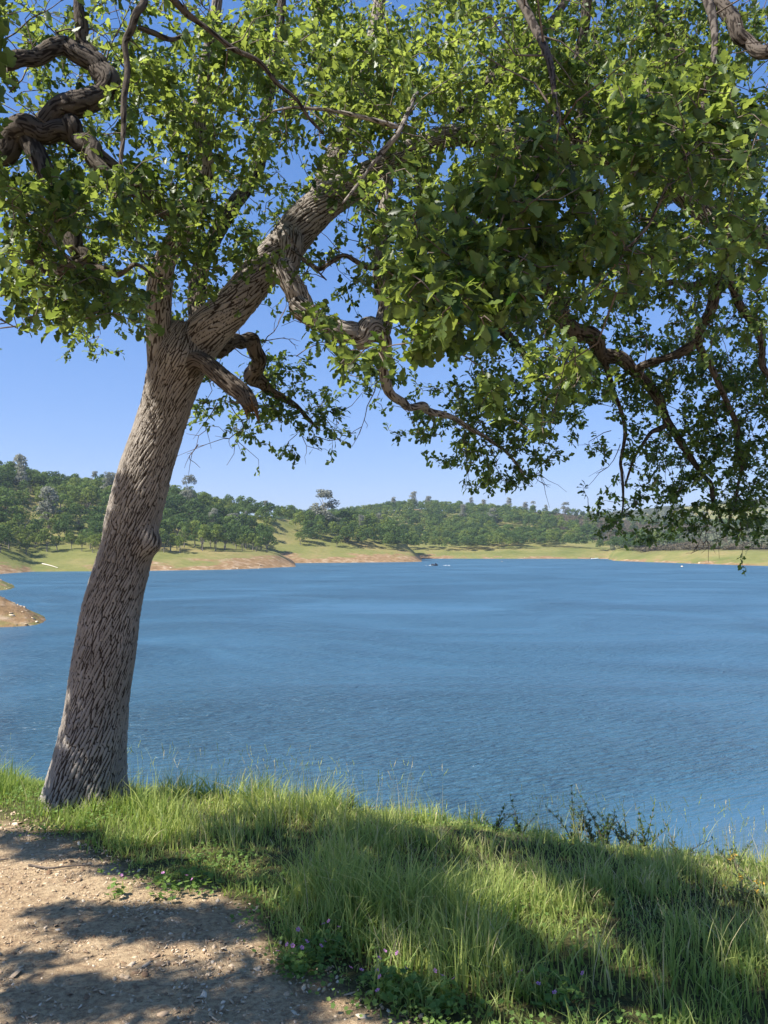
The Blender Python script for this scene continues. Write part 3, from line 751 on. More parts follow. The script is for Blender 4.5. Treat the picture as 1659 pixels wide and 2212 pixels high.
for dpts in DEAD:
    c_ = catmull(np.array([P(*q) for q in dpts]), 7); c_[1:-1] += rng.normal(0, .012, (5, 3))
    tw_c.append(c_); tw_r.append(np.linspace(.006, .0022, 7))
    for _ in range(3):
        i0 = rng.integers(2, 6); ln = rng.uniform(.08, .17); dv = (c_[-1]-c_[0]); dv /= np.linalg.norm(dv)
        dv = dv+rng.normal(0, .55, 3); s_ = c_[i0]+dv*np.linspace(0, ln, 4)[:, None]+rng.normal(0, .006, (4, 3)); s_[0] = c_[i0]
        tw_c.append(s_); tw_r.append(np.linspace(.0035, .0016, 4))
for _ in range(420):     # bare twiglets off the wood
    j = rng.integers(0, len(nodes)); q = nodes[j]; dv = rng.normal(0, 1, 3); dv[2] *= .6; dv /= np.linalg.norm(dv); ln = rng.uniform(.12, .5)
    u_, v_, f_ = UV(q)
    if v_[0] > 760 and u_[0] < 420: continue
    s_ = q+dv*np.linspace(0, ln, 4)[:, None]; s_[1:] += rng.normal(0, .02, (3, 3))
    tw_c.append(s_); tw_r.append(np.linspace(.005, .0018, 4))
VV, FFq, k0 = [], [], 0
for c_, r_ in zip(tw_c, tw_r):
    v_, f_ = tube(c_, r_, 3); VV.append(v_); FFq.append(f_+k0); k0 += len(v_)
tag(obj_np('twigs', np.vstack(VV)-OL, [np.vstack(FFq)], M['twig'], oak), kind='stuff')

# ---- oak leaves
def leaf_shape(detail):
    if detail == 2:
        half = [(.10, .04), (.19, .15), (.28, .18), (.35, .11), (.44, .26), (.53, .28), (.60, .17), (.69, .31), (.80, .28), (.86, .17), (.96, .13)]
    elif detail == 1:
        half = [(.18, .14), (.28, .17), (.36, .11), (.49, .28), (.61, .17), (.73, .31), (.93, .16)]
    else:
        half = [(.22, .17), (.37, .12), (.67, .31), (.92, .15)]
    mid = [(0, 0), (.5, 0), (1.0, 0)]
    V = [(x, 0, 0) for x, _ in mid]; F = []
    for s in (1, -1):
        base = len(V)
        for (x, y) in half: V.append((x+.02*s*(1 if detail else 0), s*y, .28*y))
        seq = list(range(base, base+len(half))); mi = 0
        xs_ = [h[0] for h in half]
        # fan strips between midrib and edge
        prev = seq[0]
        tris = [(0, prev, 0)]
        for j in range(1, len(seq)):
            while mi < 1 and xs_[j] > mid[mi+1][0]:
                tris.append((mi, prev, mi+1)); mi += 1
            tris.append((mi, prev, seq[j])); prev = seq[j]
        while mi < 2: tris.append((mi, prev, mi+1)); mi += 1
        for t in tris:
            if len(set(t)) < 3: continue
            F.append(t if s < 0 else t[::-1])
    V = np.array(V, float); V[:, 2] -= .22*V[:, 0]**2
    return V, np.array(F)
LS = [leaf_shape(k) for k in (0, 1, 2)]+[(np.array([(0, 0, 0), (.6, .33, .08), (1, 0, -.2), (.6, -.33, .08)]), np.array([(0, 2, 1), (0, 3, 2)]))]
lp, ldir, lnr, lsz, ltint = [], [], [], [], []
for i, (p, ls, n_) in enumerate(spr):
    td = tw_dir[i]+np.array([0, 0, -.12]); td /= np.linalg.norm(td)
    n_ = max(4, rng.poisson(n_)); base_t = rng.uniform(0, 1)
    for k in range(n_):
        d = rng.normal(0, 1, 3); d -= td*np.dot(d, td); d /= np.linalg.norm(d)
        a = rng.uniform(.35, 1.35); dl = td*math.cos(a)+d*math.sin(a); dl /= np.linalg.norm(dl)
        nn = np.array([0, 0, 1.])+rng.normal(0, .55, 3); nn -= dl*np.dot(nn, dl); nn /= np.linalg.norm(nn)+1e-9
        off = td*rng.uniform(-.14, .02)*(ls/.058)
        lp.append(p+off+rng.normal(0, .016, 3)); ldir.append(dl); lnr.append(nn)
        lsz.append(ls*rng.uniform(.65, 1.25)); ltint.append(np.clip(base_t*.6+rng.uniform(0, .4)+(.18 if p[1] < 7.4 and -1.8 < p[0] < 1 and p[2] > 4.2 else 0), 0, 1))  # top-centre leaves tinted lighter, sunlit highlights put into their colour
lp = np.array(lp); ldir = np.array(ldir); lnr = np.array(lnr); lsz = np.array(lsz); ltint = np.array(ltint)
lsd = np.cross(lnr, ldir)
lu, lv, lf = UV(lp)
app = lsz/np.maximum(lf, .5); inframe = (lu > 5) & (lu < 1654) & (lv > 5) & (lf > .5)
drop = (lf < 1.6) & (np.abs(lp[:, 0]) < 1.6)        # nothing right in front of the lens
# keep the visible trunk free of random leaves
app[~inframe] = 0; app[drop] = 0
big = np.argsort(-app)[:300]
isbig = np.zeros(len(lp), bool); isbig[big] = True
rest = ~isbig & ~drop
VV, FT, TT, k0 = [], [], [], 0
lod = np.where(lf < 3.7, 2, np.where(lf < 5.6, 1, 0)); lod[~inframe] = 3
for L_ in (0, 1, 2, 3):
    I = np.where(rest & (lod == L_))[0]
    if len(I) == 0: continue
    lvx, lfx = LS[L_]; s_ = lsz[I][:, None, None]
    curl = rng.uniform(.2, 1.6, len(I))[:, None, None]; lw = rng.uniform(.8, 1.15, len(I))[:, None, None]
    Vv = lp[I][:, None]+s_*(ldir[I][:, None]*lvx[None, :, :1]+lsd[I][:, None]*lvx[None, :, 1:2]*lw+lnr[I][:, None]*lvx[None, :, 2:3]*curl)
    nv = len(lvx); F_ = lfx[None]+(np.arange(len(I))*nv)[:, None, None]+k0
    VV.append(Vv.reshape(-1, 3)); FT.append(F_.reshape(-1, 3)); TT.append(np.repeat(ltint[I], nv)); k0 += nv*len(I)
fo = obj_np('foliage', np.vstack(VV)-OL, [np.vstack(FT)], M['leaf'], oak, {'tint': np.concatenate(TT)})
tag(fo, kind='stuff')
print('TRIS', len(lp), 'foliage tris', sum(len(f) for f in FT), 'sprigs', len(spr))
lm = []
for k in range(6):
    v = LS[2][0].copy(); v[:, 2] *= .5+.25*k; v[:, 1] *= .85+.06*(k % 4); v[:, 2] += .03*np.sin(v[:, 0]*6+k)
    lm.append(mesh_np('leaf', v, [LS[2][1]], [M['leaf_one']], {'tint': np.full(len(v), .15*k)}))
for q, i in enumerate(big):
    o = bpy.data.objects.new('leaf', lm[q % 6]); link(o, oak)
    mt = np.eye(4); mt[:3, 0] = ldir[i]; mt[:3, 1] = lsd[i]; mt[:3, 2] = lnr[i]; mt[:3, :3] *= lsz[i]; mt[:3, 3] = lp[i]-OL
    o.matrix_local = Matrix(mt.tolist())

# ---------------------------------------------------------------- grass bank
def sample_grass(n, x0, x1, y0, y1):
    x = rng.uniform(x0, x1, n); y = rng.uniform(y0, y1, n); d = grass_d(x, y)
    ye = edge_y(x)
    return x, y, d, ye
def blades(x, y, h, wd, lean, tint, segs=3, az_=None):
    n = len(x); z = near_z(x, y)-.01
    a = rng.uniform(0, 2*np.pi, n) if az_ is None else az_
    dx, dy = np.cos(a), np.sin(a); wa = rng.uniform(0, 2*np.pi, n); wx, wy = np.cos(wa), np.sin(wa)
    V = []
    for k in range(segs+1):
        t = k/segs; off = lean*h*t**1.9; zz = h*(t-.28*np.minimum(lean, 1.2)*t**2.4)
        cx, cy, cz = x+dx*off, y+dy*off, z+zz
        ww = wd*(1-t**1.6)*.5
        if k < segs:
            V.append(np.stack([cx-wx*ww, cy-wy*ww, cz], -1)); V.append(np.stack([cx+wx*ww, cy+wy*ww, cz], -1))
        else: V.append(np.stack([cx, cy, cz], -1))
    V = np.stack(V, 1); nv = V.shape[1]; b = (np.arange(n)*nv)[:, None]
    Q = np.concatenate([b+np.array([[2*k, 2*k+1, 2*k+3, 2*k+2]]) for k in range(segs-1)], 0)
    Tt = b+np.array([[2*segs-2, 2*segs-1, 2*segs]])
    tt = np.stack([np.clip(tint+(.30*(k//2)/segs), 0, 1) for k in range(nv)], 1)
    return V.reshape(-1, 3), Q, Tt, tt.ravel()
GV, GQ, GT, GA, k0 = [], [], [], [], 0
def put(x, y, h, wd, lean, tint, segs=3):
    global k0
    V, Q, T_, A_ = blades(x, y, h, wd, lean, tint, segs)
    GV.append(V); GQ.append(Q+k0); GT.append(T_+k0); GA.append(A_); k0 += len(V)
trunk_xy = tb[:2]
n = 225000
x, y, d, ye = sample_grass(n, -4.4, 6.2, 2.3, 9.6)
u_, v_, f_ = UV(np.stack([x, y, near_z(x, y)], -1))
patch = fbm(x*1.1+5, y*1.1, 91, 3); patch2 = fbm(x*.6, y*.6, 92, 2)
keepp = sstep(-.02, .45, d)*(.5+.5*sstep(.30, .5, patch))*np.clip(.45+y/8, 0, 1)*np.where(y > ye+1.0, .35, 1)
# a worn yellowish gap in the middle of the grass
gap = ground_hit(1110, 1865); gapm = np.exp(-(((x-gap[0])/.42)**2+((y-gap[1])/.22)**2))
keepp *= 1-.85*gapm
near_tr = np.hypot(x-trunk_xy[0], y-trunk_xy[1])
keepp *= sstep(.22, .34, near_tr)
ok = (rng.uniform(0, 1, n) < keepp) & (u_ > -260) & (u_ < 1950) & (v_ < 2600)
x, y, d, ye, patch, patch2, near_tr, gapm, v_ = [q[ok] for q in (x, y, d, ye, patch, patch2, near_tr, gapm, v_)]
h = (.05+.165*sstep(.05, 1.2, d)*(.35+1.2*sstep(.38, .72, patch)))*rng.uniform(.4, 1.3, len(x))
h *= 1-.35*sstep(-.6, .3, y-ye)
h *= .55+.9*sstep(.40, .62, fbm(x*3.2, y*3.2, 94, 2))
h *= 1-.55*np.exp(-near_tr/.6)
h *= 1-.7*gapm
h *= np.where(y > ye+.6, .75, 1)
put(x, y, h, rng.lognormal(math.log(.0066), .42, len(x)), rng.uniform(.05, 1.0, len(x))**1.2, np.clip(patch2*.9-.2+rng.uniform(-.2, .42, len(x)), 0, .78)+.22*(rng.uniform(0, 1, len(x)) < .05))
ngrass = len(x)
# taller stalks with seed heads
n = 2600; x, y, d, ye = sample_grass(n, -4.2, 6, 3.2, 7.4); ok = (d > .5) & (fbm(x*1.3, y*1.3, 95, 2) > .42) & (np.hypot(x-trunk_xy[0], y-trunk_xy[1]) > .4)
x, y = x[ok], y[ok]
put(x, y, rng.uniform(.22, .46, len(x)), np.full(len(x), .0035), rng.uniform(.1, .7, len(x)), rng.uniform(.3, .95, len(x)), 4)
hx, hy = x[::2], y[::2]; hh_ = rng.uniform(.3, .48, len(hx))
zz = near_z(hx, hy)
sv, sf, st, kk = [], [], [], 0
for a_, b_, c_, z_ in zip(hx, hy, hh_, zz):
    tp = np.array([a_, b_, z_+c_*.85]); dv = np.array([rng.normal(0, .35), rng.normal(0, .35), 1.]); dv /= np.linalg.norm(dv); tn = rng.uniform(.4, 1)
    sv += [np.array([a_, b_, z_]), np.array([a_+.003, b_, z_]), tp]; sf.append((kk, kk+1, kk+2)); st += [tn]*3; kk += 3
    for q in range(7):
        p0 = tp+dv*.011*q; sd = rng.normal(0, 1, 3); sd -= dv*np.dot(sd, dv); sd /= np.linalg.norm(sd)
        s2 = np.cross(sd, dv)*.0025
        sv += [p0-s2, p0+s2, p0+sd*.007+dv*.02]; sf.append((kk, kk+1, kk+2)); st += [tn]*3; kk += 3
GV.append(np.array(sv)); GT.append(np.array(sf)+k0); GA.append(np.array(st)); k0 += len(sv)
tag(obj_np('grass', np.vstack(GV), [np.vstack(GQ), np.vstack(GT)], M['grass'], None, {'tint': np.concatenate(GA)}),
    'long green grass growing along the edge of the bank above the lake', 'grass', kind='stuff')
print('grass blades', ngrass)

# low ground cover: little round lobed leaves at the edge of the dirt
def rosette_leaves(cx, cy, cz, size, tint):
    """small five-lobed leaves; arrays of centres"""
    n = len(cx); k = 10; a = np.arange(k)/k*2*np.pi; r = np.where(np.arange(k) % 2 == 0, 1., .62)
    nrm = np.stack([rng.normal(0, .45, n), rng.normal(0, .45, n), np.ones(n)], -1); nrm /= np.linalg.norm(nrm, axis=1)[:, None]
    t1 = np.cross(nrm, np.array([0, 1., .01])); t1 /= np.linalg.norm(t1, axis=1)[:, None]; t2 = np.cross(nrm, t1)
    ph = rng.uniform(0, 6.28, n)[:, None]
    ring = (t1[:, None]*(np.cos(a+ph)*r)[..., None]+t2[:, None]*(np.sin(a+ph)*r)[..., None]+nrm[:, None]*.18)*size[:, None, None]
    c = np.stack([cx, cy, cz], -1)
    V = np.concatenate([c[:, None], c[:, None]+ring], 1); i = np.arange(k)
    F = np.stack([np.zeros(k, int), 1+i, 1+(i+1) % k], -1)
    return V.reshape(-1, 3), (F[None]+(np.arange(n)*(k+1))[:, None, None]).reshape(-1, 3), np.repeat(tint, k+1)
n = 52000; x = rng.uniform(-4, 3.6, n); y = rng.uniform(2.2, 6.9, n); d = grass_d(x, y)
pt = fbm(x*2.1, y*2.1, 97, 3)
pr = np.where(d < .9, sstep(-.25, .12, d)*sstep(.34, .58, pt), .30*sstep(.4, .6, pt))
ok = (rng.uniform(0, 1, n) < pr) & (np.hypot(x-trunk_xy[0], y-trunk_xy[1]) > .3); x, y, pt = x[ok], y[ok], pt[ok]
V, F, A_ = rosette_leaves(x, y, near_z(x, y)+rng.uniform(.012, .07, len(x)), rng.uniform(.006, .014, len(x)), np.clip(pt*.6+rng.uniform(0, .6, len(x)), 0, 1))
tag(obj_np('ground_cover', V, [F], M['weed'], None, {'tint': A_}), 'low leafy weeds creeping over the edge of the dirt', 'ground cover', kind='stuff')

# ---- chips and stone flakes on the bare dirt
def chips(n, x, y, s, tint, lift=.004, flat=.35):
    z = near_z(x, y)+lift; k = 5; a = np.arange(k)/k*2*np.pi
    rad = rng.uniform(.6, 1.1, (n, k)); el = rng.uniform(.22, .8, n); yaw = rng.uniform(0, 6.28, n)
    nrm = np.stack([rng.normal(0, flat, n), rng.normal(0, flat, n), np.ones(n)], -1); nrm /= np.linalg.norm(nrm, axis=1)[:, None]
    t1 = np.stack([np.cos(yaw), np.sin(yaw), np.zeros(n)], -1); t1 -= nrm*np.sum(t1*nrm, 1)[:, None]; t1 /= np.linalg.norm(t1, axis=1)[:, None]
    t2 = np.cross(nrm, t1)
    ring = (t1[:, None]*(np.cos(a)*rad)[..., None]+t2[:, None]*(np.sin(a)*rad*el[:, None])[..., None])*s[:, None, None]
    c = np.stack([x, y, z], -1)[:, None]; th = (s*.10)[:, None, None]*nrm[:, None]
    top = c+ring+th; bot = c+ring*1.05-th
    V = np.concatenate([top, bot, c+th*1.15], 1); i = np.arange(k); j = (i+1) % k
    Ft = np.stack([i, j, np.full(k, 2*k)], -1); Fq = np.stack([k+i, k+j, j, i], -1); b = (np.arange(n)*(2*k+1))[:, None, None]
    return V.reshape(-1, 3), (Ft[None]+b).reshape(-1, 3), (Fq[None]+b).reshape(-1, 4), np.repeat(tint, 2*k+1)
n = 40000; x = rng.uniform(-3.9, 1.6, n); y = 2.35+4.3*rng.uniform(0, 1, n)**1.4; d = grass_d(x, y)
ok = (d < .28) & (rng.uniform(0, 1, n) < np.where(fbm(x*1.7, y*1.7, 99, 3) > .46, 1, .45)); x, y = x[ok], y[ok]; n = len(x)
s = rng.lognormal(math.log(.0082), .45, n)
V, Ft, Fq, A_ = chips(n, x, y, s, rng.uniform(0, 1, n)**1.3, .003, .5)
tag(obj_np('wood_chips', V, [Fq, Ft], M['chip'], None, {'tint': A_}), 'pale bark chips and stone flakes strewn over the bare dirt path', 'wood chips', kind='stuff')

# single larger pieces lying on the dirt
def flake(name, u, v, size, tint, label, cat):
    p = ground_hit(u, v)
    V, Ft, Fq, A_ = chips(1, np.array([p[0]]), np.array([p[1]]), np.array([size]), np.array([tint]), .008, .2)
    o = bpy.data.objects.new(name, mesh_np(name, V-p, [Fq, Ft], [M['chip']], {'tint': A_})); link(o); o.location = p
    return tag(o, label, cat)
flake('bark_piece', 315, 2109, .03, 0, 'dark brown curled bark piece lying in the sunlit gap of the bottom shade', 'bark piece')
flake('stone', 54, 1882, .014, 0, 'small dark brown stone alone on the sunlit dirt', 'stone')
flake('wood_sliver', 42, 1911, .022, .05, 'short dark wood sliver on the sunlit dirt below the small dark stone', 'wood sliver')
flake('dry_leaf', 347, 2198, .04, .35, 'brown dry leaf at the bottom edge of the dirt, in deep shade', 'dry leaf')
flake('dry_leaf', 657, 2136, .026, .75, 'tan dry leaf beside the sunlit patch of pink-flowered weed', 'dry leaf')
flake('stone', 125, 2014, .016, 1, 'pale stone chip lying in the uppermost shadow on the dirt', 'stone')
flake('stone', 781, 2200, .022, .95, 'pale flat stone below the leafy geranium at the bottom edge', 'stone')
# thin dead stick lying on the dirt
c_ = catmull(np.array([ground_hit(u, v)+np.array([0, 0, .008]) for u, v in ((62, 1874), (105, 1880), (150, 1876), (198, 1873))]), 14)
c_[:, 2] = near_z(c_[:, 0], c_[:, 1])+.012; v_, f_ = tube(c_, np.linspace(.007, .004, 14), 6)
o = obj_np('stick', v_, [f_], M['twig']); tag(o, 'thin dark stick lying across the sunlit dirt near the grass', 'stick')
c_ = catmull(np.array([ground_hit(u, v) for u, v in ((-40, 1860), (-5, 1863), (18, 1859))]), 8)
c_[:, 2] = near_z(c_[:, 0], c_[:, 1])+.01; v_, f_ = tube(c_, np.linspace(.009, .004, 8), 6)
o = obj_np('stick', v_, [f_], M['twig']); tag(o, 'short dark stick at the left edge of the sunlit dirt', 'stick')

# ---- wild geranium plants with pink flowers
def flower_mesh():
    V, F, T_ = [], [], []
    V += [(0, 0, -.055), (.0012, 0, -.055), (0, .0012, 0), (.0012, 0, 0)]; F += [(0, 1, 3), (0, 3, 2)]
    for k in range(5):
        a = k*2*math.pi/5; b = len(V); ca, sa = math.cos(a), math.sin(a)
        for (r_, t_, z_) in ((.001, 0, 0), (.006, .0034, .002), (.0085, .002, .003), (.0085, -.002, .003), (.006, -.0034, .002)):
            V.append((r_*ca-t_*sa, r_*sa+t_*ca, z_))
        F += [(b, b+1, b+4), (b+1, b+2, b+3), (b+1, b+3, b+4)]
    me = mesh_np('flower', np.array(V), [np.array(F)], [M['weed'], M['petal']], {'tint': np.full(len(V), .5)})
    for i, p in enumerate(me.polygons): p.material_index = 0 if i < 2 else 1
    return me
FLM = flower_mesh()
def geranium(u, v, rad, nl, flowers, label, tl=(.3, 1.)):
    p = ground_hit(u, v); t = empty('wild_geranium', p, label, 'wildflower plant', 'wild geraniums at the edge of the dirt')
    a = rng.uniform(0, 6.28, nl); q = np.sqrt(rng.uniform(0, 1, nl))*rad; x, y = p[0]+q*np.cos(a), p[1]+q*np.sin(a)
    z = near_z(x, y)+.02+.09*(1-(q/rad)**2)*rng.uniform(.4, 1, nl)
    V, F, A_ = rosette_leaves(x, y, z, rng.uniform(.010, .021, nl), rng.uniform(*tl, nl))
    sv = np.stack([np.stack([x, y, z], -1), np.stack([p[0]+(x-p[0])*.4, p[1]+(y-p[1])*.4, near_z(x, y)], -1), np.stack([p[0]+(x-p[0])*.4+.003, p[1]+(y-p[1])*.4, near_z(x, y)], -1)], 1).reshape(-1, 3)
    F2 = (np.arange(nl)*3)[:, None]+np.array([[0, 1, 2]])+len(V)
    tag(obj_np('leaves', np.vstack([V, sv])-p, [np.vstack([F, F2])], M['weed'], t, {'tint': np.concatenate([A_, np.full(len(sv), .3)])}), kind='stuff')
    for k in range(flowers):
        a = rng.uniform(0, 6.28); q = rad*rng.uniform(.3, 1.1); o = link(bpy.data.objects.new('flower', FLM), t)
        x_, y_ = q*math.cos(a), q*math.sin(a)
        o.location = (x_, y_, float(near_z(p[0]+x_, p[1]+y_))-p[2]+rng.uniform(.08, .13)); o.rotation_euler = (rng.uniform(.2, .9), rng.uniform(-.4, .4), rng.uniform(0, 6.28))
        o.scale = (1.15,)*3
geranium(848, 2148, .16, 170, 9, 'large leafy wild geranium with pink flowers at the bottom of the grass')
geranium(650, 2105, .10, 110, 6, 'bright pale green wild geranium in a sun patch at the dirt edge')
geranium(700, 2060, .12, 70, 6, 'shaded wild geranium with scattered pink flowers just behind the sunlit one')
geranium(248, 1942, .05, 22, 1, 'tiny wild geranium alone on the dirt with one pink flower')
geranium(1180, 2160, .15, 110, 5, 'wild geranium half hidden in the tall grass at the bottom right')
geranium(400, 1925, .20, 150, 3, 'spreading yellow-green wild geranium where dirt meets grass right of the trunk')
geranium(960, 2180, .10, 70, 3, 'wild geranium in deep shade right of the large leafy one')

# ---- tall weeds standing above the grass on the edge of the bank
def tall_weed(u, y, v_base, hgt, lab, mat, nst=5, spread=.12, cat='weed', heads=None, group='tall weeds on the edge of the bank'):
    a = (u-829.5)/FPX; px = a*y; pz = float(near_z(px, y)); p = np.array([px, y, pz])
    t = empty('tall_weed', p, lab, cat, group)
    VVs, FFs, k = [], [], 0; LV, LF, LA, kl = [], [], [], 0; tips = []
    for s in range(nst):
        d = rng.normal(0, spread, 2); h_ = hgt*rng.uniform(.45, .8)
        c = catmull(np.array([[0, 0, -.02], [d[0]*.4, d[1]*.4, h_*.5], [d[0], d[1], h_]]), 8)
        v_, f_ = tube(c, np.linspace(.004, .0015, 8), 4); VVs.append(v_); FFs.append(f_+k); k += len(v_); tips.append(c[-1])
        for _ in range(int(90*h_/.4)):
            j = rng.integers(1, 8); b = c[j]; dd = rng.normal(0, 1, 3); dd[2] = abs(dd[2])*.8; dd /= np.linalg.norm(dd)
            L_ = rng.uniform(.03, .065)*(1.2-j/10); sd = np.cross(dd, [0, 0, 1.]); sd /= np.linalg.norm(sd)+1e-9
            LV += [b, b+dd*L_*.5+sd*L_*.16, b+dd*L_, b+dd*L_*.5-sd*L_*.16]; LF.append((kl, kl+1, kl+2, kl+3)); LA += [rng.uniform(0, 1)]*4; kl += 4
    obj_np('stems', np.vstack(VVs), [np.vstack(FFs)], M['twig'], t)
    tag(obj_np('leaves', np.array(LV), [np.array(LF)], M[mat], t, {'tint': LA}), kind='stuff')
    if heads:
        for tp in tips:
            hv, hf, k = [], [], 0
            for _ in range(14):
                c = tp+rng.normal(0, .008, 3); s1 = rng.normal(0, .006, 3); s2 = rng.normal(0, .006, 3)
                hv += [c, c+s1, c+s2]; hf.append((k, k+1, k+2)); k += 3
            obj_np('flower_head', np.array(hv), [np.array(hf)], M[heads], t, {'tint': np.full(len(hv), .5)})
W = [(1235, 5.9, 'sage', .42, 'pale grey-green weed, leftmost of the tall weeds against the water'), (1275, 5.9, 'sage', .40, 'bushy weed against the water between the pale one and the dark pointed one'),
     (1300, 5.7, 'leaf', .40, 'dark pointed bushy weed rising highest above the bank on the right'), (1345, 5.7, 'sage', .36, 'thin dark-topped weed just right of the highest bushy weed'),
     (1385, 5.7, 'leaf', .38, 'dark open-branched weed standing alone against the lake on the right'), (1575, 5.2, 'leaf', .30, 'dark stalky weed with curled tips on the bright edge of the bank'),
     (1590, 4.6, 'sage', .30, 'weed with an orange flower head, left of the pair at the right edge'), (1645, 4.6, 'sage', .32, 'weed with an orange flower head at the very right edge'),
     (1120, 5.9, 'leaf', .26, 'low dark weed in the grass where the bank edge begins to drop'), (760, 6.1, 'sage', .20, 'small reddish-brown dry weed on the bank edge right of the trunk'),
     (1455, 5.6, 'leaf', .24, 'small dark weed in the grass dip right of the lone open-branched weed'), (1065, 5.9, 'leaf', .24, 'leafy weed leaning on the bright grass tuft in the middle of the bank edge')]
for (u, y, mat, h_, lab) in W:
    tall_weed(u, y, 0, h_, lab, mat, 6 if h_ > .3 else 4, heads='yellow' if 'orange' in lab else None)

# broad-bladed grass clumps one can tell apart
def grass_clump(u, v, n, h_, rad, lab, tint=(.0, .4), wd=.009):
    p = ground_hit(u, v); x = p[0]+rng.normal(0, rad, n); y = p[1]+rng.normal(0, rad*.7, n)
    V, Q, T_, A_ = blades(x, y, h_*rng.uniform(.6, 1.1, n), rng.uniform(.6, 1.1, n)*wd, rng.uniform(.05, .55, n), rng.uniform(*tint, n), 5)
    o = empty('grass_clump', p, lab, 'grass clump', 'broad-bladed grass clumps')
    if n > 25: tag(obj_np('blades', V-p, [Q, T_], M['grass'], o, {'tint': A_}), kind='stuff')
    else:
        nv = len(V)//n; q0 = [Q[np.all(Q < nv, axis=1)], T_[:1]]
        for i in range(n): obj_np('blade', V[i*nv:(i+1)*nv]-p, q0, M['grass'], o, {'tint': A_[i*nv:(i+1)*nv]})
grass_clump(1070, 1990, 150, .30, .16, 'tall broad-bladed dark green grass clump in the middle of the bank')
grass_clump(930, 1980, 110, .26, .14, 'blue-green grass clump left of the tallest middle clump')
grass_clump(828, 2155, 9, .24, .02, 'few upright sunlit blades standing in the large leafy geranium', (.4, .8))
grass_clump(652, 2095, 4, .15, .012, 'two or three upright blades in the small sunlit geranium', (.5, .9), .007)
grass_clump(1330, 2150, 22, .34, .05, 'thin bunch of tall pale blades at the bottom right', (.5, .9), .006)
grass_clump(880, 2090, 60, .24, .08, 'sunlit grass clump behind the large leafy geranium', (.4, .9), .006)
grass_clump(270, 1925, 8, .12, .03, 'few short bent blades at the edge of the dirt right of the trunk', (.5, .9), .006)

# ---------------------------------------------------------------- far trees
def clumps(centres, radii, per, size, squash=.8):
    """foliage: many small bent faces on lumpy balls"""
    V, F, T_, k = [], [], [], 0
    for c, r in zip(centres, radii):
        m_ = int(per*r*r)
        d = rng.normal(0, 1, (m_, 3)); d /= np.linalg.norm(d, axis=1)[:, None]
        d[:, 2] = np.where(d[:, 2] < -.5, -d[:, 2], d[:, 2])
        pos = c+d*r*rng.uniform(.72, 1.12, m_)[:, None]*np.array([1, 1, squash])
        nr = d+rng.normal(0, .45, (m_, 3)); nr /= np.linalg.norm(nr, axis=1)[:, None]
        t1 = np.cross(nr, rng.normal(0, 1, (m_, 3))); t1 /= np.linalg.norm(t1, axis=1)[:, None]; t2 = np.cross(nr, t1)
        s = size*rng.uniform(.6, 1.3, m_)[:, None]
        q = np.stack([pos-t1*s, pos-t2*s*.7+nr*s*.2, pos+t1*s, pos+t2*s*.7+nr*s*.2], 1)
        V.append(q.reshape(-1, 3)); F.append((np.arange(m_)*4)[:, None]+np.arange(4)+k); k += m_*4
        T_.append(np.repeat(rng.uniform(0, .35, m_), 4))
    return np.vstack(V), np.vstack(F), np.concatenate(T_)
def trunk_np(h, r, nb, spread, top):
    V, F, k = [], [], 0
    c = catmull(np.array([[0, 0, -.6], [rng.normal(0, .15), rng.normal(0, .15), h*.5], [rng.normal(0, .3), rng.normal(0, .3), h]]), 7)
    v, f = tube(c, np.linspace(r*1.2, r*.7, 7), 6); V.append(v); F.append(f); k += len(v)
    for b in range(nb):
        a = b*6.28/nb+rng.uniform(0, 1); e = np.array([math.cos(a)*spread, math.sin(a)*spread, top*rng.uniform(.75, 1)])
        c2 = catmull(np.array([c[-2], (c[-1]+e)/2+[0, 0, .2], e]), 6); v, f = tube(c2, np.linspace(r*.6, r*.15, 6), 5)
        V.append(v); F.append(f+k); k += len(v)
    return np.vstack(V), np.vstack(F)
PROTO = {}
def make_proto(kind, mat, i):
    if kind == 'oak':
        H = rng.uniform(6.5, 9.5); W_ = H*rng.uniform(.42, .58); ch = H*.30
        tr = trunk_np(ch, .22, 4, W_*.6, H*.75); nl = int(rng.integers(11, 19))
        cs = []; rs = []
        for k in range(nl):
            a = rng.uniform(0, 6.28); q = math.sqrt(rng.uniform(0, 1)); zf = rng.uniform(0, 1)
            rr = W_*(1-.55*zf**2)*q*.85
            cs.append([rr*math.cos(a), rr*math.sin(a), ch+.9+(H-ch-1.6)*zf]); rs.append(rng.uniform(.75, 1.85))
        cr = clumps(np.array(cs), rs, 26, .33)
    elif kind == 'pine':
        H = rng.uniform(11, 15); W_ = H*.24; tr = trunk_np(H*.45, .22, 3, W_*.5, H*.92)
        cs = []; rs = []
        for k in range(26):
            a = rng.uniform(0, 6.28); zf = rng.uniform(0, 1); rr = W_*(1-.6*zf)*rng.uniform(.25, 1)
            cs.append([rr*math.cos(a), rr*math.sin(a), H*.2+H*.78*zf]); rs.append(rng.uniform(.8, 1.5))
        cr = clumps(np.array(cs), rs, 40, .30, .9)
    else:
        H = 2.2; tr = trunk_np(.5, .07, 3, .6, 1.2)
        cs = [[rng.normal(0, .9), rng.normal(0, .9), rng.uniform(.5, 1.5)] for _ in range(8)]; rs = [rng.uniform(.55, .95) for _ in cs]
        cr = clumps(np.array(cs), rs, 34, .26)
    me_t = mesh_np('trunk', tr[0], [tr[1]], [M['far_trunk']], smooth=True)
    me_c = mesh_np('crown', cr[0], [cr[1]], [M[mat]], {'tint': cr[2]})
    PROTO.setdefault((kind, mat), []).append((me_t, me_c, H))
for i in range(4):
    for mt in ('far_dark', 'far_mid', 'far_light'): make_proto('oak', mt, i)
for i in range(4): make_proto('pine', 'far_pine', i)
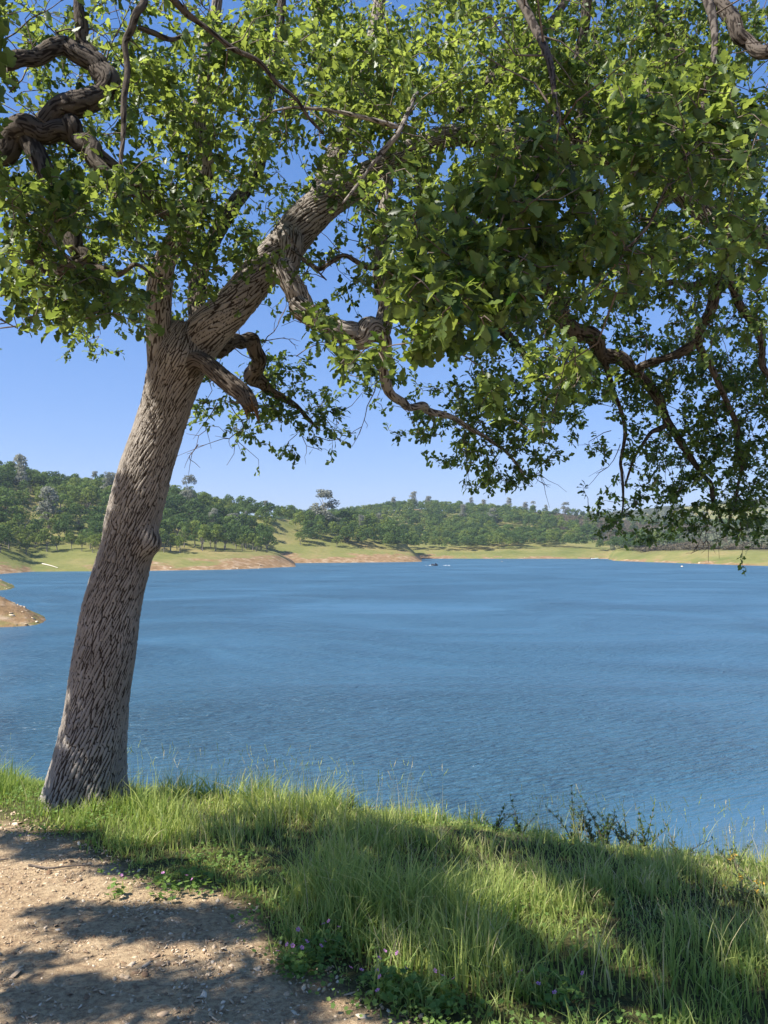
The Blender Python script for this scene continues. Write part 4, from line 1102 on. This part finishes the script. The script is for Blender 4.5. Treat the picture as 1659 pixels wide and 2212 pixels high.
for i in range(3):
    make_proto('shrub', 'far_brush', i); make_proto('shrub', 'far_brush_green', i)
make_proto('oak', 'far_rust', 0)
def far_tree(name, kind, mat, p, s, label, cat, group, var=None, sx=1.0):
    ps = PROTO[(kind, mat)]; me_t, me_c, H = ps[int(rng.integers(0, len(ps))) if var is None else var]
    t = empty(name, p, label, cat, group); t.rotation_euler = (0, 0, rng.uniform(0, 6.28)); t.scale = (s*sx, s*sx, s)
    link(bpy.data.objects.new('trunk', me_t), t); return t, link(bpy.data.objects.new('crown', me_c), t)

# candidate positions over each land mass
cand = []
def scatter(key, umin, umax, y1, spacing, seed):
    T = LM[key]; out = []
    y0 = 230; area = .5*((umax-umin)/FPX)*(y1**2-y0**2); n_ = int(area/spacing**2)
    u = rng.uniform(umin, umax, n_); y = np.sqrt(rng.uniform(y0**2, y1**2, n_)); x = (u-829.5)/FPX*y
    return x, y, u
def front_of(x, y): # which mass is on top here
    zs = np.stack([mass(k, x, y)[0] for k in 'ABCDE']); return np.argmax(zs, 0), np.stack([mass(k, x, y)[1] for k in 'ABCDE'])
x, y, u = scatter('A', -160, 1800, 960, 3.6, 1)
which, dd = front_of(x, y); zt = far_z(x, y); hz_ = zt-WL
clear = fbm(x*.028, y*.028, 201, 3)
bm = brush_mask(x, y)
oakok = np.zeros(len(x), bool)
mA = which <= 1; dA = np.where(which == 0, dd[0], dd[1])
oakok |= mA & (dA > 34+26*(fbm(x*.05, y*.05, 205, 2)-.5)) & (y < 500+30*(u > 600)) & (clear > .32+.14*np.exp(-((u-610)/35)**2)-.04*(u < 330))
oakok &= ~(mA & (u > 585) & (u < 645) & (dA < 95))
mC = which == 2; dCc = dd[2]
oakok |= mC & (dCc > 26+20*(fbm(x*.05, y*.05, 206, 2)-.5)) & (y < 870) & (clear > .35+.10*sstep(1000, 1150, u)*sstep(600, 680, y))
mD = which == 3
oakok |= mD & (dd[3] > 34) & (dd[3] < 150) & (u < 1475) & (clear > .40)
oakok &= zt > WL+4.6+.8*(fbm(x*.04, y*.04, 209, 2)-.5)
oakok &= (bm < .5) | (rng.uniform(0, 1, len(x)) < .03)
# thin by minimum spacing using a coarse hash
def thin(x, y, dmin):
    seen = {}; keep = np.zeros(len(x), bool)
    for i in range(len(x)):
        cx, cy = int(x[i]//dmin), int(y[i]//dmin); ok_ = True
        for a in (-1, 0, 1):
            for b in (-1, 0, 1):
                for (px, py) in seen.get((cx+a, cy+b), ()):
                    if (px-x[i])**2+(py-y[i])**2 < dmin*dmin: ok_ = False; break
        if ok_: seen.setdefault((cx, cy), []).append((x[i], y[i])); keep[i] = True
    return keep
I = np.where(oakok)[0]; I = I[thin(x[I], y[I], 5.1)]
ox, oy, oz, ou = x[I], y[I], zt[I], u[I]
print('far oaks', len(ox))
vis = (ou > -60) & (ou < 1720)
order = np.argsort(np.where(vis, oy, 1e9)); ind = order[:296]; restI = order[296:]
SHADES = ['far_dark', 'far_mid', 'far_light']; WORD = {'far_dark': 'dark green', 'far_mid': 'mid green', 'far_light': 'yellow-green'}
COLS = [(40, 'at the left edge'), (110, 'beside the lone bright oak'), (170, 'right of the lone bright oak'), (240, 'left against the trunk'), (350, 'behind the trunk'),
        (400, 'right against the trunk'), (450, 'right of the trunk'), (520, 'below the bare thin pine'), (580, 'left of the grassy gap'), (640, 'in the grassy gap'), (690, 'below the large grey pine'),
        (735, 'left of the rusty bush'), (790, 'right of the rusty bush'), (850, 'over the orange point'), (930, 'beyond the orange point'), (1030, 'below the red cut bank'), (1150, 'below the brown brush'), (1300, 'near the moored boat'), (2000, 'on the right shore')]
def where_word(u, y, d):
    c = [w_ for t_, w_ in COLS if u < t_][0]
    r = 'at the bank' if d < 50 else ('on the lower slope' if d < 80 else ('on the upper slope' if d < 115 else 'near the skyline'))
    return c, r
named = []
for i in ind:
    w1, d5 = front_of(ox[i:i+1], oy[i:i+1]); d_ = float(d5[w1[0], 0])
    q = fbm(ox[i]*.02, oy[i]*.02, 211, 2)+rng.uniform(-.22, .22); front = d_ < 60
    mt = SHADES[0 if q < .43 else (1 if q < .6 else 2)]
    if front and rng.uniform() < .35: mt = 'far_light'
    s = rng.uniform(.7, 1.35)*(.95 if front else 1.08); size = 'large' if s > 1.15 else ('small' if s < .9 else 'middling')
    c, r = where_word(ou[i], oy[i], d_)
    sx = rng.uniform(.82, 1.2); shp = 'broad ' if sx > 1.08 else ('slim ' if sx < .93 else '')
    t, cr = far_tree('oak_tree', 'oak', mt, (ox[i], oy[i], oz[i]-.1), s, '', 'tree', f'far oaks {c}', None, sx)
    named.append((f'{size} {shp}{WORD[mt]} oak {r} {c}', ou[i], t))
RANK = ['leftmost', 'second left', 'third left', 'fourth left', 'fifth left', 'sixth left']
dl = {}
for lab, u_, t in named: dl.setdefault(lab, []).append((u_, t))
for lab, L_ in dl.items():
    L_.sort(key=lambda q: q[0])
    for k, (u_, t) in enumerate(L_): t['label'] = lab if len(L_) == 1 else lab+', '+RANK[min(k, 5)]

# named single trees one can point at
def on_hill(u, y): xx = (u-829.5)/FPX*y; return (xx, y, float(far_z(xx, y))-.2)
for (u, y, s, sx, lab) in [
    (700, 480, 1.28, 1.75, 'large grey pine standing highest on the ridge in the middle'), (42, 400, 1.25, 1.0, 'tall grey pine rising above the wood at the left edge'),
    (105, 345, 1.05, 1.3, 'broad grey pine in front of the left wood'), (235, 410, 1.05, 1.2, 'grey pine half hidden by the left side of the big trunk'),
    (408, 400, 1.2, .9, 'tall grey pine just right of the big leaning trunk'), (462, 380, .85, 1.0, 'pale grey pine behind the oaks right of the big trunk'),
    (203, 440, .85, .8, 'small grey pine peeking over the skyline left of the big trunk'), (505, 400, .75, 1.4, 'wide low grey pine in the middle of the left wood'),
    (850, 820, .95, 1.1, 'grey pine on the far ridge left of the red cut bank'), (893, 830, 1.05, 1.3, 'round grey pine on the far ridge above the red cut bank'),
    (925, 830, .9, 1.2, 'grey pine on the far ridge right above the red cut bank'), (1018, 835, .9, .9, 'first of the grey pines on the far ridge right of the red cut bank'),
    (1045, 835, .85, 1.2, 'low grey pine on the far ridge, second right of the red cut bank'), (1100, 830, .95, 1.1, 'grey pine on the crest at the left end of the brown brush'),
    (1135, 835, .85, 1.3, 'wide grey pine on the crest above the brown brush'), (1152, 838, .8, 1.0, 'grey pine close to the wide one above the brown brush'),
    (1180, 840, .65, .9, 'small grey pine on the crest above the middle of the brown brush'), (1222, 840, .85, 1.6, 'broad flat grey pine alone on the crest above the brown brush'),
    (1280, 840, .55, 1.2, 'small grey pine beside the hanging leaf cluster on the crest'), (1065, 700, .9, 1.5, 'wide grey pine on the slope below the crest'),
    (1000, 730, .9, 1.3, 'grey pine in the wood below the red cut bank'), (780, 470, .8, 1.0, 'small grey pine on the ridge right of the large one'),
    (820, 500, .7, 1.1, 'grey pine in the wood above the orange point'), (575, 470, .6, .8, 'small grey pine on the skyline left of the large one'),
    (1430, 520, .75, 1.7, 'wide grey-green pine in the brush on the right shore'), (1300, 600, .7, 1.5, 'grey pine at the foot of the brown brush')]:
    far_tree('grey_pine', 'pine', 'far_pine', on_hill(u, y), s*1.3, lab, 'tree', 'grey pines on the hills', None, sx)
# thin almost bare pine on the skyline
t, cr = far_tree('dead_pine', 'pine', 'far_pine', on_hill(530, 445), .8, 'thin nearly bare tree sticking up from the skyline right of the big trunk', 'tree', None, 1, .45)
far_tree('rusty_shrub', 'oak', 'far_rust', on_hill(752, 452), .62, 'rusty brown bush at the edge of the wood above the orange shore', 'bush', None, 0, 1.5)
far_tree('rusty_shrub', 'oak', 'far_rust', on_hill(5, 330), .9, 'golden brown tree at the left edge of the picture', 'tree', None, 0, 1.2)
far_tree('rusty_shrub', 'oak', 'far_rust', on_hill(1412, 468), .62, 'brown-topped bush on the right shore below the hanging leaves', 'bush', None, 0, 1.3)
far_tree('oak_tree', 'oak', 'far_light', on_hill(58, 292), .95, 'bright yellow-green oak alone on the bank, left of the big trunk', 'tree', None, 1, .95)
far_tree('oak_tree', 'oak', 'far_dark', on_hill(948, 562), .8, 'dark oak lowest on the far bank behind the orange point', 'tree', None, 1, 1.0)

# the rest of the wood: instances of the same crowns
def instanced(name, xs_, ys_, zs_, scl, srcs, label, cat):
    V = np.stack([xs_, ys_, zs_], -1).astype(np.float32); me = bpy.data.meshes.new(name); me.vertices.add(len(V)); me.vertices.foreach_set('co', V.ravel())
    a = me.attributes.new('idx', 'INT', 'POINT'); a.data.foreach_set('value', rng.integers(0, len(srcs), len(V)).astype(np.int32))
    a = me.attributes.new('rot', 'FLOAT_VECTOR', 'POINT'); r_ = np.zeros((len(V), 3), np.float32); r_[:, 2] = rng.uniform(0, 6.28, len(V)); a.data.foreach_set('vector', r_.ravel())
    a = me.attributes.new('scl', 'FLOAT_VECTOR', 'POINT'); w_ = rng.uniform(.85, 1.25, len(V)); a.data.foreach_set('vector', np.stack([scl*w_, scl*w_, scl], -1).astype(np.float32).ravel())
    o = link(bpy.data.objects.new(name, me)); tag(o, label, cat, kind='stuff')
    ng = bpy.data.node_groups.new(name, 'GeometryNodeTree')
    ng.interface.new_socket('Geometry', in_out='INPUT', socket_type='NodeSocketGeometry'); ng.interface.new_socket('Geometry', in_out='OUTPUT', socket_type='NodeSocketGeometry')
    gi = ng.nodes.new('NodeGroupInput'); go = ng.nodes.new('NodeGroupOutput'); jn = ng.nodes.new('GeometryNodeJoinGeometry')
    for s_ in srcs:
        oi = ng.nodes.new('GeometryNodeObjectInfo'); oi.transform_space = 'ORIGINAL'; oi.inputs['Object'].default_value = s_; oi.inputs['As Instance'].default_value = True
        ng.links.new(oi.outputs['Geometry'], jn.inputs[0])
    ip = ng.nodes.new('GeometryNodeInstanceOnPoints'); ip.inputs['Pick Instance'].default_value = True
    def na(nm, typ):
        nd = ng.nodes.new('GeometryNodeInputNamedAttribute'); nd.data_type = typ; nd.inputs['Name'].default_value = nm; return nd.outputs[0]
    ng.links.new(gi.outputs[0], ip.inputs['Points']); ng.links.new(jn.outputs[0], ip.inputs['Instance'])
    ng.links.new(na('idx', 'INT'), ip.inputs['Instance Index']); ng.links.new(na('rot', 'FLOAT_VECTOR'), ip.inputs['Rotation']); ng.links.new(na('scl', 'FLOAT_VECTOR'), ip.inputs['Scale'])
    ng.links.new(ip.outputs[0], go.inputs[0]); md = o.modifiers.new('scatter', 'NODES'); md.node_group = ng
    return o
bymat = {}
for o in bpy.data.objects:
    if o.name.startswith('crown') and o.parent: bymat.setdefault(o.data.materials[0].name, {}).setdefault(o.data.name, o)
src_oak = []
for nm in ('dark_oak_foliage', 'green_oak_foliage', 'yellow_green_oak_foliage'): src_oak += list(bymat.get(nm, {}).values())[:4]
instanced('far_wood', ox[restI], oy[restI], oz[restI]-.1, rng.uniform(.85, 1.25, len(restI)), src_oak,
          'dense oak wood covering the far hillside across the lake', 'wood')
# low chaparral on the right hill, and scrub on the farthest hill
shr = []
for i, (u, y, mt, lab) in enumerate([(1390, 462, 'far_brush', 'brown shrub at the lower left end of the brush on the right shore'), (1440, 452, 'far_brush', 'brown shrub above the pale right shore, beside the brown-topped bush'),
        (1495, 440, 'far_brush', 'brown shrub on the right shore, left of the dangling bare twig'), (1350, 505, 'far_brush_green', 'grey-green shrub where the far and right shores meet'),
        (1560, 425, 'far_brush_green', 'grey-green shrub on the right shore, right of the dangling bare twig'), (1620, 415, 'far_brush_green', 'grey-green shrub on the shore at the right edge')]):
    t, cr = far_tree('shrub', 'shrub', mt, on_hill(u, y), 1.2, lab, 'shrub', 'shrubs on the right shore', i % 3); shr.append(cr)
n = 34000; u = rng.uniform(1000, 1900, n); y = np.sqrt(rng.uniform(400**2, 960**2, n)); x = (u-829.5)/FPX*y
ok = brush_mask(x, y) > rng.uniform(.15, .8, n); x, y = x[ok], y[ok]
instanced('chaparral', x, y, far_z(x, y)-.3, rng.uniform(.8, 1.5, len(x)), shr[:3], 'brown chaparral brush covering the right hillside', 'brush')
n = 9000; u = rng.uniform(1150, 1900, n); y = np.sqrt(rng.uniform(400**2, 1650**2, n)); x = (u-829.5)/FPX*y
wm, dd = front_of(x, y); ok = ((wm == 4) & (fbm(x*.012, y*.012, 301, 3) > .44)) | ((wm == 3) & (dd[3] > 50) & (rng.uniform(0, 1, n) < .5)); x, y = x[ok], y[ok]
instanced('scrub', x, y, far_z(x, y)-.3, rng.uniform(1.4, 3.0, len(x)), shr[3:], 'grey-green scrub on the farthest hill at the right', 'scrub')

# fallen pale log on the green slope
p0 = on_hill(93, 281); p1 = on_hill(127, 274)
c_ = np.array([p0, [(p0[0]+p1[0])/2, (p0[1]+p1[1])/2, (p0[2]+p1[2])/2+.1], p1]); c_[:, 2] += .35; c_ = catmull(c_, 12)
v_, f_ = tube(c_, np.linspace(.24, .10, 12), 8); o = obj_np('fallen_log', v_, [f_], M['dead']); tag(o, 'pale fallen log lying down the green slope across the water, left of the trunk', 'log')

# rocks strewn on the shores
def rock(name, p, s, mat, label, group):
    v = rng.normal(0, 1, (14, 3)); v /= np.linalg.norm(v, axis=1)[:, None]; v *= rng.uniform(.75, 1.1, (14, 1))*np.array([1, .8, .55])*s
    import bmesh
    bm = bmesh.new(); [bm.verts.new(q) for q in v]; bmesh.ops.convex_hull(bm, input=bm.verts); me = bpy.data.meshes.new(name); bm.to_mesh(me); bm.free(); me.materials.append(M[mat])
    o = link(bpy.data.objects.new(name, me)); o.location = p; return tag(o, label, 'rock', group)
for (u, y, s, mt, lab) in [(62, 87, .45, 'rock', 'pale boulder low on the stony spit at the left edge'), (90, 87.5, .5, 'rock', 'pale boulder at the tip of the stony spit'), (95, 89, .35, 'rock', 'small pale rock at the water line on the tip of the spit'),
                           (28, 85, .3, 'rock_dark', 'dark rock at the near water line of the stony spit'), (55, 94, .4, 'rock', 'pale rock on the crest of the stony spit'), (30, 97, .45, 'rock', 'pale rock higher on the crest of the stony spit'),
                           (45, 91, .3, 'rock', 'rock in the middle of the stony spit'), (15, 90, .35, 'rock', 'rock on the upper face of the stony spit')]:
    rock('rock', on_hill(u, y), s, mt, lab, 'rocks on the spit')
n = 900; u = rng.uniform(-300, 110, n); y = rng.uniform(80, 200, n); x = (u-829.5)/FPX*y; z = far_z(x, y)
n2 = 900; u2 = rng.uniform(-100, 1700, n2); y2 = rng.uniform(240, 620, n2); x2 = (u2-829.5)/FPX*y2; z2 = far_z(x2, y2)
x, y, z = np.concatenate([x, x2]), np.concatenate([y, y2]), np.concatenate([z, z2]); sz = np.where(y < 210, rng.uniform(.12, .38, len(x)), rng.uniform(.3, .8, len(x)))
ok = (z > WL-.05) & (z < WL+3); ok &= (y < 210) | (z < WL+1.2); x, y, z, sz = x[ok], y[ok], z[ok], sz[ok]
_nz = near_z; near_z = lambda a, b: z
V, Ft, Fq, A_ = chips(len(x), x, y, sz, rng.uniform(.3, 1, len(x)), .05, .4); near_z = _nz
tag(obj_np('shore_stones', V, [Fq, Ft], M['chip'], None, {'tint': A_}), 'loose pale stones along the water line of the shores', 'stones', kind='stuff')

# ---- two small boats
def boat(p, yaw, L, mat, label, people):
    t = empty('motorboat', p, label, 'boat', None); t.rotation_euler = (0, 0, yaw)
    st = np.linspace(-.5, .5, 9)*L; V, F = [], []
    for i, x_ in enumerate(st):
        k = (i/8); wd = .95*(1-max(0, (k-.55)/.45)**2.2)+.02; hg = .55+.25*k**2
        V += [(x_, -wd, hg), (x_, -wd*.75, .05), (x_, 0, -.12), (x_, wd*.75, .05), (x_, wd, hg), (x_, wd*.85, hg), (x_, wd*.7, .2), (x_, -wd*.7, .2), (x_, -wd*.85, hg)]
    for i in range(8):
        for j in range(9): a = i*9+j; b = i*9+(j+1) % 9; F.append((a, b, b+9, a+9))
    hull = obj_np('hull', np.array(V, float), [np.array(F), ], M[mat], t)
    tr = np.array([(st[0]-.01, -.93, .54), (st[0]-.01, .93, .54), (st[0]-.01, .7, .0), (st[0]-.01, -.7, .0), (st[0]-.08, -.93, .54), (st[0]-.08, .93, .54), (st[0]-.08, .7, .0), (st[0]-.08, -.7, .0)])
    box = np.array([(0, 1, 2, 3), (7, 6, 5, 4), (0, 4, 5, 1), (1, 5, 6, 2), (2, 6, 7, 3), (3, 7, 4, 0)])
    obj_np('transom', tr, [box], M[mat], t)
    def bx(nm, c, s, m_):
        c, s = np.array(c), np.array(s)/2
        v = np.array([(-1, -1, 1), (1, -1, 1), (1, 1, 1), (-1, 1, 1), (-.8, -.8, -1), (.8, -.8, -1), (.8, .8, -1), (-.8, .8, -1)])*s+c
        return obj_np(nm, v, [box], M[m_], t)
    bx('seat', (-L*.15, 0, .45), (.35, 1.3, .08), 'boat_white'); bx('seat', (L*.12, 0, .45), (.35, 1.3, .08), 'boat_white')
    bx('outboard_motor', (-L*.5-.22, 0, .75), (.3, .3, .5), 'boat_dark'); bx('motor_leg', (-L*.5-.22, 0, .2), (.12, .1, .8), 'boat_dark')
    for (dx, dy, cm, lab) in people:
        a = np.array([dx, dy, 0]); sk = bpy.data.meshes.new('person')
        vs = [(0, 0, .52), (0, 0, .78), (0, 0, 1.02), (0, 0, 1.12), (.02, 0, 1.27), (.35, .12, .55), (.42, .12, .18), (.35, -.12, .55), (.42, -.12, .18), (0, .2, .98), (.08, .28, .75), (.3, .2, .68), (0, -.2, .98), (.08, -.28, .75), (.3, -.2, .68)]
        es = [(0, 1), (1, 2), (2, 3), (3, 4), (0, 5), (5, 6), (0, 7), (7, 8), (2, 9), (9, 10), (10, 11), (2, 12), (12, 13), (13, 14)]
        rr = [.16, .14, .15, .06, .11, .08, .05, .08, .05, .06, .05, .04, .06, .05, .04]
        sk.from_pydata(vs, es, []); sk.materials.append(M[cm])
        po = bpy.data.objects.new('person', sk); COL.objects.link(po); m_ = po.modifiers.new('skin', 'SKIN'); 
        for i, r_ in enumerate(rr): sk.skin_vertices[0].data[i].radius = (r_, r_)
        sk.skin_vertices[0].data[0].use_root = True
        po.modifiers.new('sub', 'SUBSURF').levels = 1; po.modifiers['sub'].render_levels = 1
        po.location = np.array(p)+np.array([dx*math.cos(yaw)-dy*math.sin(yaw), dx*math.sin(yaw)+dy*math.cos(yaw), 0]); po.rotation_euler = (0, 0, yaw)
        tag(po, lab, 'person')
def onwater(u, y): return ((u-829.5)/FPX*y, y, WL)
# skin data needs the layer: made through the modifier-free API
_old = bpy.data.meshes.new
boats = [((937, 345), math.pi*.70, 3.2, 'boat_dark', 'small dark motorboat with a white wake out on the lake near the orange point', [(-1.2, 0, 'cloth_a', 'person in dark clothing sitting at the stern of the small boat near the orange point')]),
         ((1284, 500), .1, 4.8, 'boat_white', 'white boat moored against the far shore', [(-.8, 0, 'cloth_b', 'person in red sitting in the white boat by the far shore')])]
for (u, y), yaw, L, mt, lab, pp in boats:
    p = onwater(u, y)
    try: boat(p, yaw, L, mt, lab, pp)
    except Exception as e: print('boat', e)
# white wake behind the moving boat
p = onwater(937, 345); v, f, k = [], [], 0
for i in range(36):
    a = rng.choice([-1.6, 5.5])+rng.normal(0, .6); b = rng.normal(0, .3); s = rng.uniform(.1, .3)
    c = np.array([p[0]+a, p[1]+b, WL+.03]); q = rng.normal(0, s*.3, (4, 3)); q[:, 2] = abs(q[:, 2])
    v += list(c+np.array([(-s, 0, 0), (0, -s*.4, 0), (s, 0, 0), (0, s*.4, .12)])+q); f.append((k, k+1, k+2, k+3)); k += 4
tag(obj_np('boat_wake', np.array(v), [np.array(f)], M['boat_white']), 'white foam patches on the water beside the small dark boat', 'foam', kind='stuff')
